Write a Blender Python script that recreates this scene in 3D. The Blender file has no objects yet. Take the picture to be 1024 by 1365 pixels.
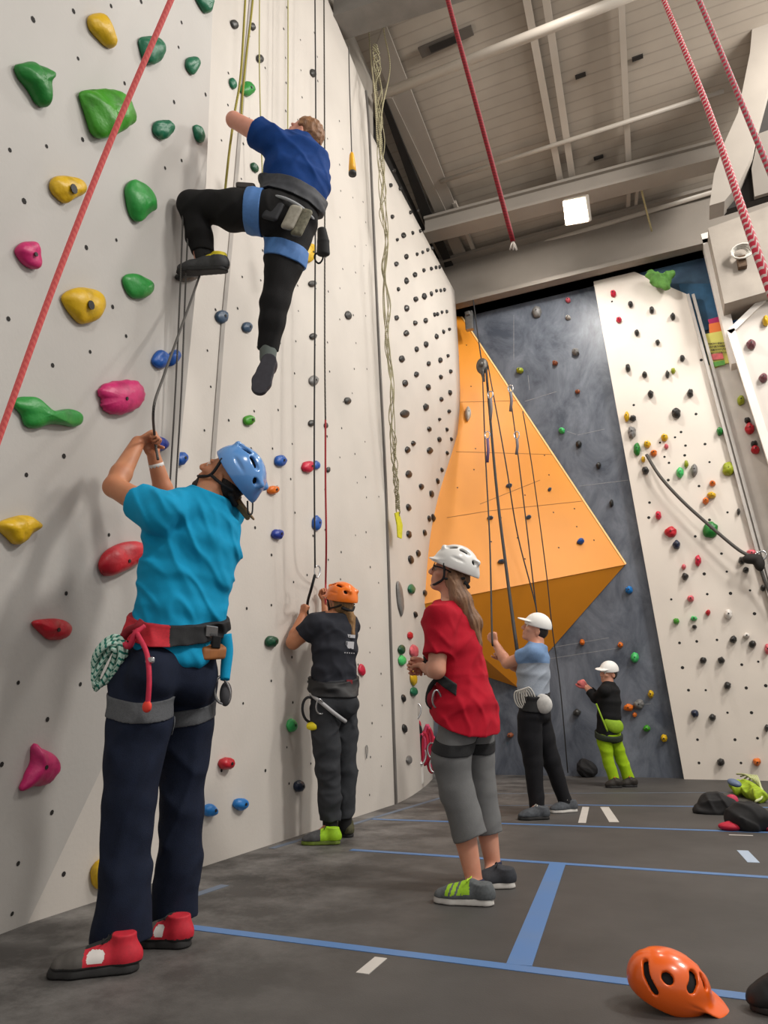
import bpy, bmesh, math, random
import numpy as np
from mathutils import Vector, Matrix

# ---------------------------------------------------------------- camera
IMG_W, IMG_H = 1024, 1365
FPX = 940.0
CAM_Z = 0.82
YAW, PITCH, ROLL = math.radians(23.2), math.radians(15.7), math.radians(1.0)
_cy, _sy, _cp, _sp = math.cos(YAW), math.sin(YAW), math.cos(PITCH), math.sin(PITCH)
FWD = np.array([-_sy * _cp, _cy * _cp, _sp])          # view direction
_r0 = np.array([_cy, _sy, 0.0])
_u0 = np.cross(_r0, FWD)
# roll: the picture's horizon rises to the right
RIGHT = _r0 * math.cos(ROLL) - _u0 * math.sin(ROLL)
UP = _u0 * math.cos(ROLL) + _r0 * math.sin(ROLL)
CAM = np.array([0.0, 0.0, CAM_Z])

def ray(px, py):
    d = FWD + RIGHT * ((px - IMG_W / 2) / FPX) - UP * ((py - IMG_H / 2) / FPX)
    return d                                           # depth along FWD is 1

def at(px, py, depth):
    return CAM + ray(px, py) * depth

def hit(px, py, p0, n):
    d = ray(px, py)
    t = np.dot(np.array(p0) - CAM, n) / np.dot(d, n)
    return CAM + d * t

def floor_at(px, py, z=0.0):
    return hit(px, py, (0, 0, z), (0, 0, 1))

def depth_of(p):
    return float(np.dot(np.asarray(p) - CAM, FWD))

def pix(p):
    v = np.asarray(p, float) - CAM
    d = np.dot(v, FWD)
    return (IMG_W / 2 + FPX * np.dot(v, RIGHT) / d, IMG_H / 2 - FPX * np.dot(v, UP) / d)
# ---------------------------------------------------------------- helpers
SC = bpy.context.scene
COL = SC.collection
rng = np.random.default_rng(7)

def lin(c):
    """sRGB 0-255 triple -> linear rgba"""
    o = []
    for v in c:
        v = v / 255.0
        o.append(v / 12.92 if v <= 0.04045 else ((v + 0.055) / 1.055) ** 2.4)
    return (o[0], o[1], o[2], 1.0)

def unit(v):
    v = np.asarray(v, float)
    return v / max(1e-9, np.linalg.norm(v))

_mats = {}
def mat(name, rgb, rough=0.6, vary=0.0, scale=8.0, bump=0.0, bscale=60.0, rgb2=None, metal=0.0,
        stretch=(1, 1, 1), detail=4.0, emit=0.0, coat=0.0, trans=0.0, spec=0.5, sss=0.0, thr=(0.3, 0.7)):
    """one procedural principled material: a noise mix of two colours plus a noise bump"""
    if name in _mats:
        return _mats[name]
    m = bpy.data.materials.new(name)
    m.use_nodes = True
    nt = m.node_tree
    b = nt.nodes['Principled BSDF']
    b.inputs['Roughness'].default_value = rough
    b.inputs['Metallic'].default_value = metal
    b.inputs['Specular IOR Level'].default_value = spec
    c1 = lin(rgb)
    b.inputs['Base Color'].default_value = c1
    if coat:
        b.inputs['Coat Weight'].default_value = coat
        b.inputs['Coat Roughness'].default_value = 0.12
    if trans:
        b.inputs['Transmission Weight'].default_value = trans
    if sss:
        b.inputs['Subsurface Weight'].default_value = sss
        b.inputs['Subsurface Radius'].default_value = (0.012, 0.005, 0.003)
        b.inputs['Subsurface Scale'].default_value = 1.0
    tc = nt.nodes.new('ShaderNodeTexCoord')
    mp = nt.nodes.new('ShaderNodeMapping')
    mp.inputs['Scale'].default_value = stretch
    nt.links.new(tc.outputs['Object'], mp.inputs['Vector'])
    if vary or rgb2:
        if rgb2:
            c2 = lin(rgb2)
        else:
            c2 = tuple(min(1, v * (1 - vary)) for v in c1[:3]) + (1,)
        nz = nt.nodes.new('ShaderNodeTexNoise')
        nz.inputs['Scale'].default_value = scale
        nz.inputs['Detail'].default_value = detail
        nt.links.new(mp.outputs['Vector'], nz.inputs['Vector'])
        rp = nt.nodes.new('ShaderNodeValToRGB')
        rp.color_ramp.elements[0].position = thr[0]
        rp.color_ramp.elements[1].position = thr[1]
        rp.color_ramp.elements[0].color = c1
        rp.color_ramp.elements[1].color = c2
        nt.links.new(nz.outputs['Fac'], rp.inputs['Fac'])
        nt.links.new(rp.outputs['Color'], b.inputs['Base Color'])
    if bump:
        n2 = nt.nodes.new('ShaderNodeTexNoise')
        n2.inputs['Scale'].default_value = bscale
        n2.inputs['Detail'].default_value = 3.0
        nt.links.new(mp.outputs['Vector'], n2.inputs['Vector'])
        bp = nt.nodes.new('ShaderNodeBump')
        bp.inputs['Strength'].default_value = bump
        bp.inputs['Distance'].default_value = 0.01
        nt.links.new(n2.outputs['Fac'], bp.inputs['Height'])
        nt.links.new(bp.outputs['Normal'], b.inputs['Normal'])
    if emit:
        b.inputs['Emission Color'].default_value = c1
        b.inputs['Emission Strength'].default_value = emit
    _mats[name] = m
    return m

def rope_mat(name, rgb, rgb2, freq=60.0, twist=1.0, duty=0.5, rough=0.7):
    """woven rope: helical two-colour stripes running round the sheath (uv: metres, turn)"""
    if name in _mats:
        return _mats[name]
    m = bpy.data.materials.new(name)
    m.use_nodes = True
    nt = m.node_tree
    b = nt.nodes['Principled BSDF']
    b.inputs['Roughness'].default_value = rough
    uv = nt.nodes.new('ShaderNodeUVMap')
    sx = nt.nodes.new('ShaderNodeSeparateXYZ')
    nt.links.new(uv.outputs['UV'], sx.inputs[0])
    mu = nt.nodes.new('ShaderNodeMath'); mu.operation = 'MULTIPLY'; mu.inputs[1].default_value = freq
    mv = nt.nodes.new('ShaderNodeMath'); mv.operation = 'MULTIPLY'; mv.inputs[1].default_value = twist
    ad = nt.nodes.new('ShaderNodeMath'); ad.operation = 'ADD'
    fr = nt.nodes.new('ShaderNodeMath'); fr.operation = 'FRACT'
    gt = nt.nodes.new('ShaderNodeMath'); gt.operation = 'GREATER_THAN'; gt.inputs[1].default_value = duty
    mx = nt.nodes.new('ShaderNodeMix'); mx.data_type = 'RGBA'
    nt.links.new(sx.outputs[0], mu.inputs[0]); nt.links.new(sx.outputs[1], mv.inputs[0])
    nt.links.new(mu.outputs[0], ad.inputs[0]); nt.links.new(mv.outputs[0], ad.inputs[1])
    nt.links.new(ad.outputs[0], fr.inputs[0]); nt.links.new(fr.outputs[0], gt.inputs[0])
    nt.links.new(gt.outputs[0], mx.inputs[0])
    mx.inputs[6].default_value = lin(rgb); mx.inputs[7].default_value = lin(rgb2)
    nt.links.new(mx.outputs[2], b.inputs['Base Color'])
    _mats[name] = m
    return m

def tag(o, label=None, cat=None, group=None, kind=None):
    if label: o['label'] = label
    if cat: o['category'] = cat
    if group: o['group'] = group
    if kind: o['kind'] = kind
    return o

def thing(name, label, cat, loc=(0, 0, 0), group=None):
    o = bpy.data.objects.new(name, None)
    COL.objects.link(o)
    o.location = tuple(float(v) for v in loc)
    o.empty_display_size = 0.05
    return tag(o, label, cat, group)

def root_loc(o):
    v = np.zeros(3)
    while o is not None:
        v += np.array(o.location)
        o = o.parent
    return v

def np_mesh(name, verts, quads, mats, parent=None, smooth=True, mat_idx=None, loc=None, uvs=None):
    """link one mesh object made of numpy quads / triangle lists; verts are in world space"""
    verts = np.asarray(verts, np.float64)
    base = root_loc(parent) if parent is not None else (np.asarray(loc, float) if loc is not None else np.zeros(3))
    me = bpy.data.meshes.new(name)
    if isinstance(quads, np.ndarray):
        n, s = quads.shape
        me.vertices.add(len(verts))
        me.vertices.foreach_set('co', (verts - base).astype(np.float32).ravel())
        me.loops.add(n * s)
        me.loops.foreach_set('vertex_index', quads.astype(np.int32).ravel())
        me.polygons.add(n)
        me.polygons.foreach_set('loop_start', np.arange(0, n * s, s, dtype=np.int32))
        me.polygons.foreach_set('loop_total', np.full(n, s, np.int32))
        me.update(calc_edges=True)
    else:
        me.from_pydata([tuple(v) for v in (verts - base)], [], [tuple(int(i) for i in f) for f in quads])
    if not isinstance(mats, (list, tuple)):
        mats = [mats]
    for m in mats:
        me.materials.append(m)
    if mat_idx is not None:
        me.polygons.foreach_set('material_index', np.asarray(mat_idx, np.int32))
    if smooth:
        me.polygons.foreach_set('use_smooth', np.ones(len(me.polygons), bool))
    if uvs is not None:
        l = me.uv_layers.new(name='UVMap')
        vi = np.zeros(len(me.loops), np.int32)
        me.loops.foreach_get('vertex_index', vi)
        l.data.foreach_set('uv', np.asarray(uvs, np.float32)[vi].ravel())
    me.validate()
    o = bpy.data.objects.new(name, me)
    COL.objects.link(o)
    if parent is not None:
        o.parent = parent
    elif loc is not None:
        o.location = tuple(base)
    return o

class MB:
    """collects polygons of one mesh"""
    def __init__(self):
        self.v, self.f, self.m, self.s = [], [], [], []
    def add(self, verts, faces, mi=0):
        b = len(self.v)
        self.v += [tuple(map(float, p)) for p in verts]
        for f in faces:
            self.f.append(tuple(b + i for i in f)); self.m.append(mi)
        return self
    def box(self, c, size, ax=None, mi=0):
        ax = np.eye(3) if ax is None else np.asarray(ax)
        c = np.asarray(c, float); h = np.asarray(size, float) / 2
        vs = [c + ax[0] * h[0] * i + ax[1] * h[1] * j + ax[2] * h[2] * k for i in (-1, 1) for j in (-1, 1) for k in (-1, 1)]
        return self.add(vs, [(0, 1, 3, 2), (4, 6, 7, 5), (0, 4, 5, 1), (2, 3, 7, 6), (0, 2, 6, 4), (1, 5, 7, 3)], mi)
    def bar(self, a, b, w, h, up=(0, 0, 1), mi=0):
        a, b = np.asarray(a, float), np.asarray(b, float)
        d = unit(b - a); s = unit(np.cross(d, up)); u = np.cross(s, d)
        return self.box((a + b) / 2, (np.linalg.norm(b - a), w, h), (d, s, u), mi)
    def prism(self, poly, n, t, mi=0, mi_side=None):
        """polygon in world space extruded by -n*t"""
        n = np.asarray(n, float); k = len(poly)
        top = [np.asarray(p, float) for p in poly]; bot = [p - n * t for p in top]
        self.add(top + bot, [tuple(range(k))], mi)
        b = len(self.v) - 2 * k
        ms = mi if mi_side is None else mi_side
        self.f.append(tuple(b + k + i for i in reversed(range(k)))); self.m.append(ms)
        for i in range(k):
            j = (i + 1) % k
            self.f.append((b + j, b + i, b + k + i, b + k + j)); self.m.append(ms)
        return self
    def tube(self, pts, r, sides=8, mi=0):
        v, q = tube_geo(pts, r, sides)[:2]
        return self.add(v, [tuple(f) for f in q], mi)
    def disc(self, c, n, r, k=8, mi=0, t=0.0):
        n = unit(n); a = unit(np.cross(n, (0.31, 0.2, 0.93))); b = np.cross(n, a); c = np.asarray(c, float)
        ring = [c + a * r * math.cos(2 * math.pi * i / k) + b * r * math.sin(2 * math.pi * i / k) for i in range(k)]
        if t:
            return self.prism([p + n * t for p in ring], n, t, mi)
        return self.add(ring, [tuple(range(k))], mi)
    def build(self, name, mats, parent=None, smooth=False, loc=None, bevel=0.0):
        o = np_mesh(name, self.v, self.f, mats, parent, smooth, self.m, loc)
        bm = bmesh.new(); bm.from_mesh(o.data)
        bmesh.ops.recalc_face_normals(bm, faces=bm.faces)
        bm.to_mesh(o.data); bm.free()
        if bevel:
            md = o.modifiers.new('Bevel', 'BEVEL'); md.width = bevel; md.segments = 2; md.limit_method = 'ANGLE'
        return o

def catmull(pts, n=8, closed=False):
    P = [np.asarray(p, float) for p in pts]
    k = len(P); out = []
    if k < 3 and not closed:
        return [P[0] + (P[-1] - P[0]) * t for t in np.linspace(0, 1, n)]
    for i in range(k if closed else k - 1):
        g = (lambda j: P[j % k]) if closed else (lambda j: P[min(max(j, 0), k - 1)])
        p0, p1, p2, p3 = g(i - 1), g(i), g(i + 1), g(i + 2)
        for t in np.arange(n) / n:
            out.append(0.5 * (2 * p1 + (p2 - p0) * t + (2 * p0 - 5 * p1 + 4 * p2 - p3) * t * t + (3 * p1 - p0 - 3 * p2 + p3) * t ** 3))
    if not closed:
        out.append(P[-1])
    return out

def tube_geo(pts, r, sides=8):
    P = np.asarray(pts, float); n = len(P)
    R = np.broadcast_to(np.asarray(r, float), (n,))
    T = np.gradient(P, axis=0); T /= np.maximum(1e-9, np.linalg.norm(T, axis=1))[:, None]
    ref = np.array([0.123, 0.377, 0.918]) if abs(T[0] @ np.array([0.123, 0.377, 0.918])) < 0.9 else np.array([1.0, 0, 0])
    a = unit(np.cross(T[0], ref)); V = []; U = []; L = 0.0
    for i in range(n):
        a = unit(a - T[i] * (a @ T[i])); b = np.cross(T[i], a)
        if i: L += np.linalg.norm(P[i] - P[i - 1])
        for j in range(sides):
            th = 2 * math.pi * j / sides
            V.append(P[i] + (a * math.cos(th) + b * math.sin(th)) * R[i]); U.append((L, j / sides))
    F = [(i * sides + j, i * sides + (j + 1) % sides, (i + 1) * sides + (j + 1) % sides, (i + 1) * sides + j) for i in range(n - 1) for j in range(sides)]
    caps = [tuple(reversed(range(sides))), tuple(range((n - 1) * sides, n * sides))]
    return V, F + caps, U

def tube_obj(name, pts, r, m, parent=None, sides=8, sub=0, loc=None):
    if sub:
        pts = catmull(pts, sub)
    v, f, u = tube_geo(pts, r, sides)
    if parent is None and loc is None:
        loc = np.asarray(pts[-1])
    return np_mesh(name, v, f, m, parent, True, uvs=u, loc=loc)

# ---------------------------------------------------------------- signed distance modelling (one closed skin per body / garment)
class SDF:
    def __init__(self, h=0.006):
        self.h = h; self.ops = []; self.infl = 0.0
    def clone(self, infl=0.0, h=None):
        s = SDF(h or self.h); s.ops = list(self.ops); s.infl = self.infl + infl
        return s
    def _add(self, op, fn, lo, hi, k):
        self.ops.append((op, fn, np.asarray(lo, float), np.asarray(hi, float), k)); return self
    def cap(self, a, b, ra, rb=None, k=0.02, op='u', flat_b=False, flat_a=False):
        a, b = np.asarray(a, float), np.asarray(b, float); rb = ra if rb is None else rb
        ba = b - a; L2 = float(ba @ ba) + 1e-12; L = math.sqrt(L2); m = max(ra, rb)
        def fn(x, y, z):
            px, py, pz = x - a[0], y - a[1], z - a[2]
            tt = (px * ba[0] + py * ba[1] + pz * ba[2]) / L2
            t = np.clip(tt, 0, 1)
            d = np.sqrt((px - ba[0] * t) ** 2 + (py - ba[1] * t) ** 2 + (pz - ba[2] * t) ** 2) - (ra + (rb - ra) * t)
            if flat_b: d = np.maximum(d, (tt - 1) * L)
            if flat_a: d = np.maximum(d, -tt * L)
            return d
        return self._add(op, fn, np.minimum(a, b) - m, np.maximum(a, b) + m, k)
    def sph(self, c, r, k=0.02, op='u'):
        return self.ell(c, (r, r, r), None, k, op)
    def ell(self, c, r, ax=None, k=0.02, op='u'):
        c = np.asarray(c, float); r = np.asarray(r, float)
        A = np.eye(3) if ax is None else np.array([unit(v) for v in ax])
        ext = np.sqrt(((A.T * r) ** 2).sum(axis=1))
        def fn(x, y, z):
            px, py, pz = x - c[0], y - c[1], z - c[2]
            q = [(px * A[i, 0] + py * A[i, 1] + pz * A[i, 2]) / r[i] for i in range(3)]
            k0 = np.sqrt(q[0] ** 2 + q[1] ** 2 + q[2] ** 2)
            k1 = np.sqrt((q[0] / r[0]) ** 2 + (q[1] / r[1]) ** 2 + (q[2] / r[2]) ** 2)
            return k0 * (k0 - 1) / np.maximum(k1, 1e-6)
        return self._add(op, fn, c - ext, c + ext, k)
    def box(self, c, half, ax=None, rnd=0.005, k=0.005, op='u'):
        c = np.asarray(c, float); hf = np.asarray(half, float) - rnd
        A = np.eye(3) if ax is None else np.array([unit(v) for v in ax])
        ext = (np.abs(A.T) * (hf + rnd)).sum(axis=1)
        def fn(x, y, z):
            px, py, pz = x - c[0], y - c[1], z - c[2]
            q = [np.abs(px * A[i, 0] + py * A[i, 1] + pz * A[i, 2]) - hf[i] for i in range(3)]
            out = np.sqrt(sum(np.maximum(v, 0) ** 2 for v in q))
            return out + np.minimum(np.maximum(q[0], np.maximum(q[1], q[2])), 0) - rnd
        return self._add(op, fn, c - ext, c + ext, k)
    def loft(self, secs, k=0.02, op='u', flat=(False, False), cap=0.5, power=2.0):
        """secs: (centre, lateral dir, half width, half depth); elliptic sections swept along their centres"""
        for i in range(len(secs) - 1):
            (c0, l0, a0, b0), (c1, l1, a1, b1) = secs[i][:4], secs[i + 1][:4]
            c0, c1 = np.asarray(c0, float), np.asarray(c1, float)
            ax = c1 - c0; L = np.linalg.norm(ax); w = ax / L
            lat = unit(np.asarray(l0, float) + np.asarray(l1, float)); lat = unit(lat - w * (lat @ w)); dep = np.cross(w, lat)
            tw = 0.0
            e0 = i == 0 and flat[0]; e1 = i == len(secs) - 2 and flat[1]
            def fn(x, y, z, c0=c0, w=w, lat=lat, dep=dep, L=L, a0=a0, a1=a1, b0=b0, b1=b1, e0=e0, e1=e1):
                px, py, pz = x - c0[0], y - c0[1], z - c0[2]
                s = px * w[0] + py * w[1] + pz * w[2]
                t = np.clip(s / L, 0, 1)
                A = a0 + (a1 - a0) * t; B = b0 + (b1 - b0) * t
                u = (px * lat[0] + py * lat[1] + pz * lat[2]) / A
                v = (px * dep[0] + py * dep[1] + pz * dep[2]) / B
                o = (s - t * L) / (np.minimum(A, B) * cap)
                if power != 2.0:
                    rr = (np.abs(u) ** power + np.abs(v) ** power) ** (1 / power)
                else:
                    rr = np.sqrt(u * u + v * v)
                k0 = np.sqrt(rr * rr + o * o)
                k1 = np.sqrt((u / A) ** 2 + (v / B) ** 2 + (o / (np.minimum(A, B) * cap)) ** 2)
                d = k0 * (k0 - 1) / np.maximum(k1, 1e-6)
                if e0: d = np.maximum(d, -s)
                if e1: d = np.maximum(d, s - L)
                return d
            m = max(a0, b0, a1, b1)
            self._add(op, fn, np.minimum(c0, c1) - m, np.maximum(c0, c1) + m, k)
        return self
    def cut(self, p0, n):
        """remove everything on the +n side of a plane"""
        p0 = np.asarray(p0, float); n = unit(n)
        self.ops.append(('cut', lambda x, y, z: (x - p0[0]) * n[0] + (y - p0[1]) * n[1] + (z - p0[2]) * n[2], None, None, 0)); return self
    def disp(self, fn, lo=None, hi=None):
        self.ops.append(('disp', fn, lo, hi, 0)); return self
    def sub(self, other):
        self.ops.append(('subsdf', other, None, None, 0)); return self
    def volume(self, xs, ys, zs, infl=0.0):
        """distance volume on the given axes"""
        vol = np.full((len(xs), len(ys), len(zs)), 0.2, np.float32)
        ax = (xs, ys, zs); h = self.h
        for op, fn, lo, hi, k in self.ops:
            if op == 'subsdf':
                vol = np.maximum(vol, -fn.volume(xs, ys, zs)); continue
            sl = [slice(0, len(a)) for a in ax]
            if lo is not None:
                m = k + 3 * h + infl + 0.004
                sl = []
                for a, l, u in zip(ax, lo, hi):
                    i0, i1 = np.searchsorted(a, l - m), np.searchsorted(a, u + m)
                    sl.append(slice(i0, i1))
                if any(s.stop <= s.start for s in sl):
                    continue
            x = xs[sl[0]][:, None, None]; y = ys[sl[1]][None, :, None]; z = zs[sl[2]][None, None, :]
            sl = tuple(sl); d = fn(x, y, z); V = vol[sl]
            if op == 'disp':
                vol[sl] = V + d
            elif op == 'cut':
                vol[sl] = np.maximum(V, d + (infl if False else 0))
            elif op == 'u':
                d = d - infl
                if k > 0:
                    hh = np.clip(0.5 + 0.5 * (V - d) / k, 0, 1)
                    vol[sl] = V + (d - V) * hh - k * hh * (1 - hh)
                else:
                    vol[sl] = np.minimum(V, d)
            elif op == 's':
                d = -d
                if k > 0:
                    hh = np.clip(0.5 - 0.5 * (V - d) / k, 0, 1)
                    vol[sl] = V + (d - V) * hh + k * hh * (1 - hh)
                else:
                    vol[sl] = np.maximum(V, d)
        return vol
    def bounds(self):
        lo = np.min([o[2] for o in self.ops if o[0] == 'u'], axis=0); hi = np.max([o[3] for o in self.ops if o[0] == 'u'], axis=0)
        return lo, hi
    def surface(self, lo=None, hi=None):
        b0, b1 = self.bounds(); p = 4 * self.h + self.infl + 0.004
        b0, b1 = b0 - p, b1 + p
        if lo is not None: b0 = np.maximum(b0, lo)
        if hi is not None: b1 = np.minimum(b1, hi)
        h = self.h
        axs = [np.arange(b0[i], b1[i] + h, h) for i in range(3)]
        vol = self.volume(*axs, infl=self.infl)
        vol[0] = vol[-1] = 0.2; vol[:, 0] = vol[:, -1] = 0.2; vol[:, :, 0] = vol[:, :, -1] = 0.2
        return surface_net(vol, b0, h)
    def obj(self, name, mats, parent=None, lo=None, hi=None, loc=None, relax=1, color=None):
        v, q = self.surface(lo, hi)
        if relax: v = relax_mesh(v, q, relax)
        mi = color(v[q].mean(axis=1)) if color else None
        return np_mesh(name, v, q, mats, parent, True, mi, loc)

def surface_net(vol, org, h):
    ins = vol < 0
    nx, ny, nz = vol.shape
    c = np.zeros((nx - 1, ny - 1, nz - 1), np.int8)
    offs = [(i, j, k) for i in (0, 1) for j in (0, 1) for k in (0, 1)]
    for i, j, k in offs:
        c += ins[i:nx - 1 + i, j:ny - 1 + j, k:nz - 1 + k]
    act = (c > 0) & (c < 8)
    ids = np.full(act.shape, -1, np.int32)
    I = np.argwhere(act); ids[act] = np.arange(len(I))
    val = {o: vol[I[:, 0] + o[0], I[:, 1] + o[1], I[:, 2] + o[2]] for o in offs}
    acc = np.zeros((len(I), 3)); cnt = np.zeros(len(I))
    for a in offs:
        for ax in range(3):
            if a[ax] == 0:
                b = list(a); b[ax] = 1; b = tuple(b)
                va, vb = val[a], val[b]; cr = (va < 0) != (vb < 0)
                t = np.where(cr, va / np.where(cr, va - vb, 1), 0)
                p = np.tile(np.array(a, float), (len(I), 1)); p[:, ax] = t
                acc += p * cr[:, None]; cnt += cr
    V = (I + acc / cnt[:, None]) * h + org
    Q = []
    for ax in range(3):
        s0 = [slice(None)] * 3; s1 = [slice(None)] * 3
        s0[ax] = slice(0, -1); s1[ax] = slice(1, None)
        A, B = ins[tuple(s0)], ins[tuple(s1)]
        E = np.argwhere(A != B); u, w = (ax + 1) % 3, (ax + 2) % 3
        E = E[(E[:, u] > 0) & (E[:, w] > 0)]
        if not len(E): continue
        fl = A[E[:, 0], E[:, 1], E[:, 2]]
        def cell(du, dw):
            F = E.copy(); F[:, u] -= du; F[:, w] -= dw
            return ids[F[:, 0], F[:, 1], F[:, 2]]
        q = np.stack([cell(1, 1), cell(0, 1), cell(0, 0), cell(1, 0)], axis=1)
        q[~fl] = q[~fl][:, ::-1]
        Q.append(q)
    Q = np.concatenate(Q); Q = Q[(Q >= 0).all(axis=1)]
    return V, Q

def relax_mesh(V, Q, n=1, lam=0.5):
    e = np.concatenate([Q[:, [0, 1]], Q[:, [1, 2]], Q[:, [2, 3]], Q[:, [3, 0]]])
    e = np.concatenate([e, e[:, ::-1]])
    cnt = np.bincount(e[:, 0], minlength=len(V))[:, None]
    for _ in range(n):
        s = np.stack([np.bincount(e[:, 0], V[e[:, 1], i], len(V)) for i in range(3)], axis=1)
        V = V + lam * (s / np.maximum(cnt, 1) - V)
    return V
# ---------------------------------------------------------------- the hall
XW, YB = -2.65, 9.4
NW, NB = np.array([1.0, 0, 0]), np.array([0, -1.0, 0])
def wallp(px, py, off=0.0):
    return hit(px, py, (XW + off, 0, 0), NW)
def backp(px, py, off=0.0):
    return hit(px, py, (0, YB - off, 0), NB)
ROOF_N = unit((0, 0.2, 1.0))
def roofp(px, py, drop=0.0):
    return hit(px, py, (0, 9.3, 7.55 - drop), ROOF_N)

M_WALL = mat('painted plywood', (206, 199, 191), 0.55, 0.13, 1.3, 0.08, 40, thr=(0.35, 0.75), detail=8)
M_WALL2 = mat('shaded painted plywood', (188, 184, 179), 0.55, 0.13, 1.1, 0.08, 40, thr=(0.35, 0.75), detail=8)  # same plywood, darkened to paint in the shade of the leaning panel
M_HOLE = mat('bolt hole black', (30, 27, 25), 0.8)
M_STEEL = mat('brushed steel', (150, 150, 150), 0.35, 0.2, 30, metal=0.9)
M_GREYTRIM = mat('grey seam strip', (110, 106, 103), 0.6, 0.2, 6)
M_DARK = mat('gap shade and dark fittings', (38, 34, 31), 0.8, 0.3, 5)
M_FLOOR = None

def floor_material():
    m = bpy.data.materials.new('rubber floor')
    m.use_nodes = True
    nt = m.node_tree; b = nt.nodes['Principled BSDF']
    tc = nt.nodes.new('ShaderNodeTexCoord')
    n1 = nt.nodes.new('ShaderNodeTexNoise'); n1.inputs['Scale'].default_value = 1.6; n1.inputs['Detail'].default_value = 9; n1.inputs['Roughness'].default_value = 0.65
    n2 = nt.nodes.new('ShaderNodeTexNoise'); n2.inputs['Scale'].default_value = 160; n2.inputs['Detail'].default_value = 2
    nt.links.new(tc.outputs['Object'], n1.inputs['Vector']); nt.links.new(tc.outputs['Object'], n2.inputs['Vector'])
    r1 = nt.nodes.new('ShaderNodeValToRGB')
    r1.color_ramp.elements[0].position = 0.3; r1.color_ramp.elements[1].position = 0.72
    r1.color_ramp.elements[0].color = lin((58, 56, 54)); r1.color_ramp.elements[1].color = lin((78, 75, 73))
    nt.links.new(n1.outputs['Fac'], r1.inputs['Fac'])
    # chalk dust trodden in along the foot of the climbing wall
    sx = nt.nodes.new('ShaderNodeSeparateXYZ'); nt.links.new(tc.outputs['Object'], sx.inputs[0])
    mr = nt.nodes.new('ShaderNodeMapRange'); mr.inputs[1].default_value = -0.9; mr.inputs[2].default_value = -2.4; mr.inputs[3].default_value = 0; mr.inputs[4].default_value = 1
    nt.links.new(sx.outputs[0], mr.inputs[0])
    n3 = nt.nodes.new('ShaderNodeTexNoise'); n3.inputs['Scale'].default_value = 2.6; n3.inputs['Detail'].default_value = 8; n3.inputs['Roughness'].default_value = 0.7
    nt.links.new(tc.outputs['Object'], n3.inputs['Vector'])
    r3 = nt.nodes.new('ShaderNodeValToRGB'); r3.color_ramp.elements[0].position = 0.42; r3.color_ramp.elements[1].position = 0.75
    nt.links.new(n3.outputs['Fac'], r3.inputs['Fac'])
    mm = nt.nodes.new('ShaderNodeMath'); mm.operation = 'MULTIPLY'
    nt.links.new(mr.outputs[0], mm.inputs[0]); nt.links.new(r3.outputs['Color'], mm.inputs[1])
    mx = nt.nodes.new('ShaderNodeMix'); mx.data_type = 'RGBA'
    nt.links.new(mm.outputs[0], mx.inputs[0]); nt.links.new(r1.outputs['Color'], mx.inputs[6]); mx.inputs[7].default_value = lin((140, 137, 134))
    nt.links.new(mx.outputs[2], b.inputs['Base Color'])
    b.inputs['Roughness'].default_value = 0.62
    bp = nt.nodes.new('ShaderNodeBump'); bp.inputs['Strength'].default_value = 0.12; bp.inputs['Distance'].default_value = 0.004
    nt.links.new(n2.outputs['Fac'], bp.inputs['Height']); nt.links.new(bp.outputs['Normal'], b.inputs['Normal'])
    return m
M_FLOOR = floor_material()

def struct(o):
    o['kind'] = 'structure'; return o

fl = MB().box((1.5, 4.5, -0.05), (11, 15, 0.1))
struct(fl.build('floor', M_FLOOR))

# --- main left wall with its bolt holes
def holes(mb, pts, n, r, mi=1):
    for p in pts:
        mb.disc(np.asarray(p) + np.asarray(n) * 0.0015, n, r * random.uniform(0.8, 1.2), 7, mi)
random.seed(3)
seam_px = [(527, 1078), (520, 860), (513, 640), (505, 480), (497, 300), (491, 170)]
seam = [wallp(*q) for q in seam_px]; seam[0][2] = 0.0
w = MB()
top = [wallp(*q) for q in [(487, 122), (437, 0)]]
poly = [np.array([XW, -1.0, 0.0])] + seam + top + [np.array([XW, 3.2, 9.2]), np.array([XW, -1.0, 9.2])]
w.prism(poly, NW, 0.3)
pts = []
y = 2.6
for i in range(15):
    y = 2.55 + i * 0.27
    for j in range(26):
        z = 0.18 + j * 0.28 + (0.14 if i % 2 else 0) + random.uniform(-0.05, 0.05)
        yy = y + random.uniform(-0.05, 0.05)
        u, v = pix((XW, yy, z))
        # keep to the panel left of the seam
        sx_ = np.interp(v, [q[1] for q in seam_px[::-1]], [q[0] for q in seam_px[::-1]])
        if u < sx_ - 8 and random.random() < 0.62 and yy < top[1][1] + (z < 7) * 3:
            pts.append((XW, yy, z))
holes(w, pts, NW, 0.010)
struct(w.build('wall_left', [M_WALL, M_HOLE]))

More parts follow.
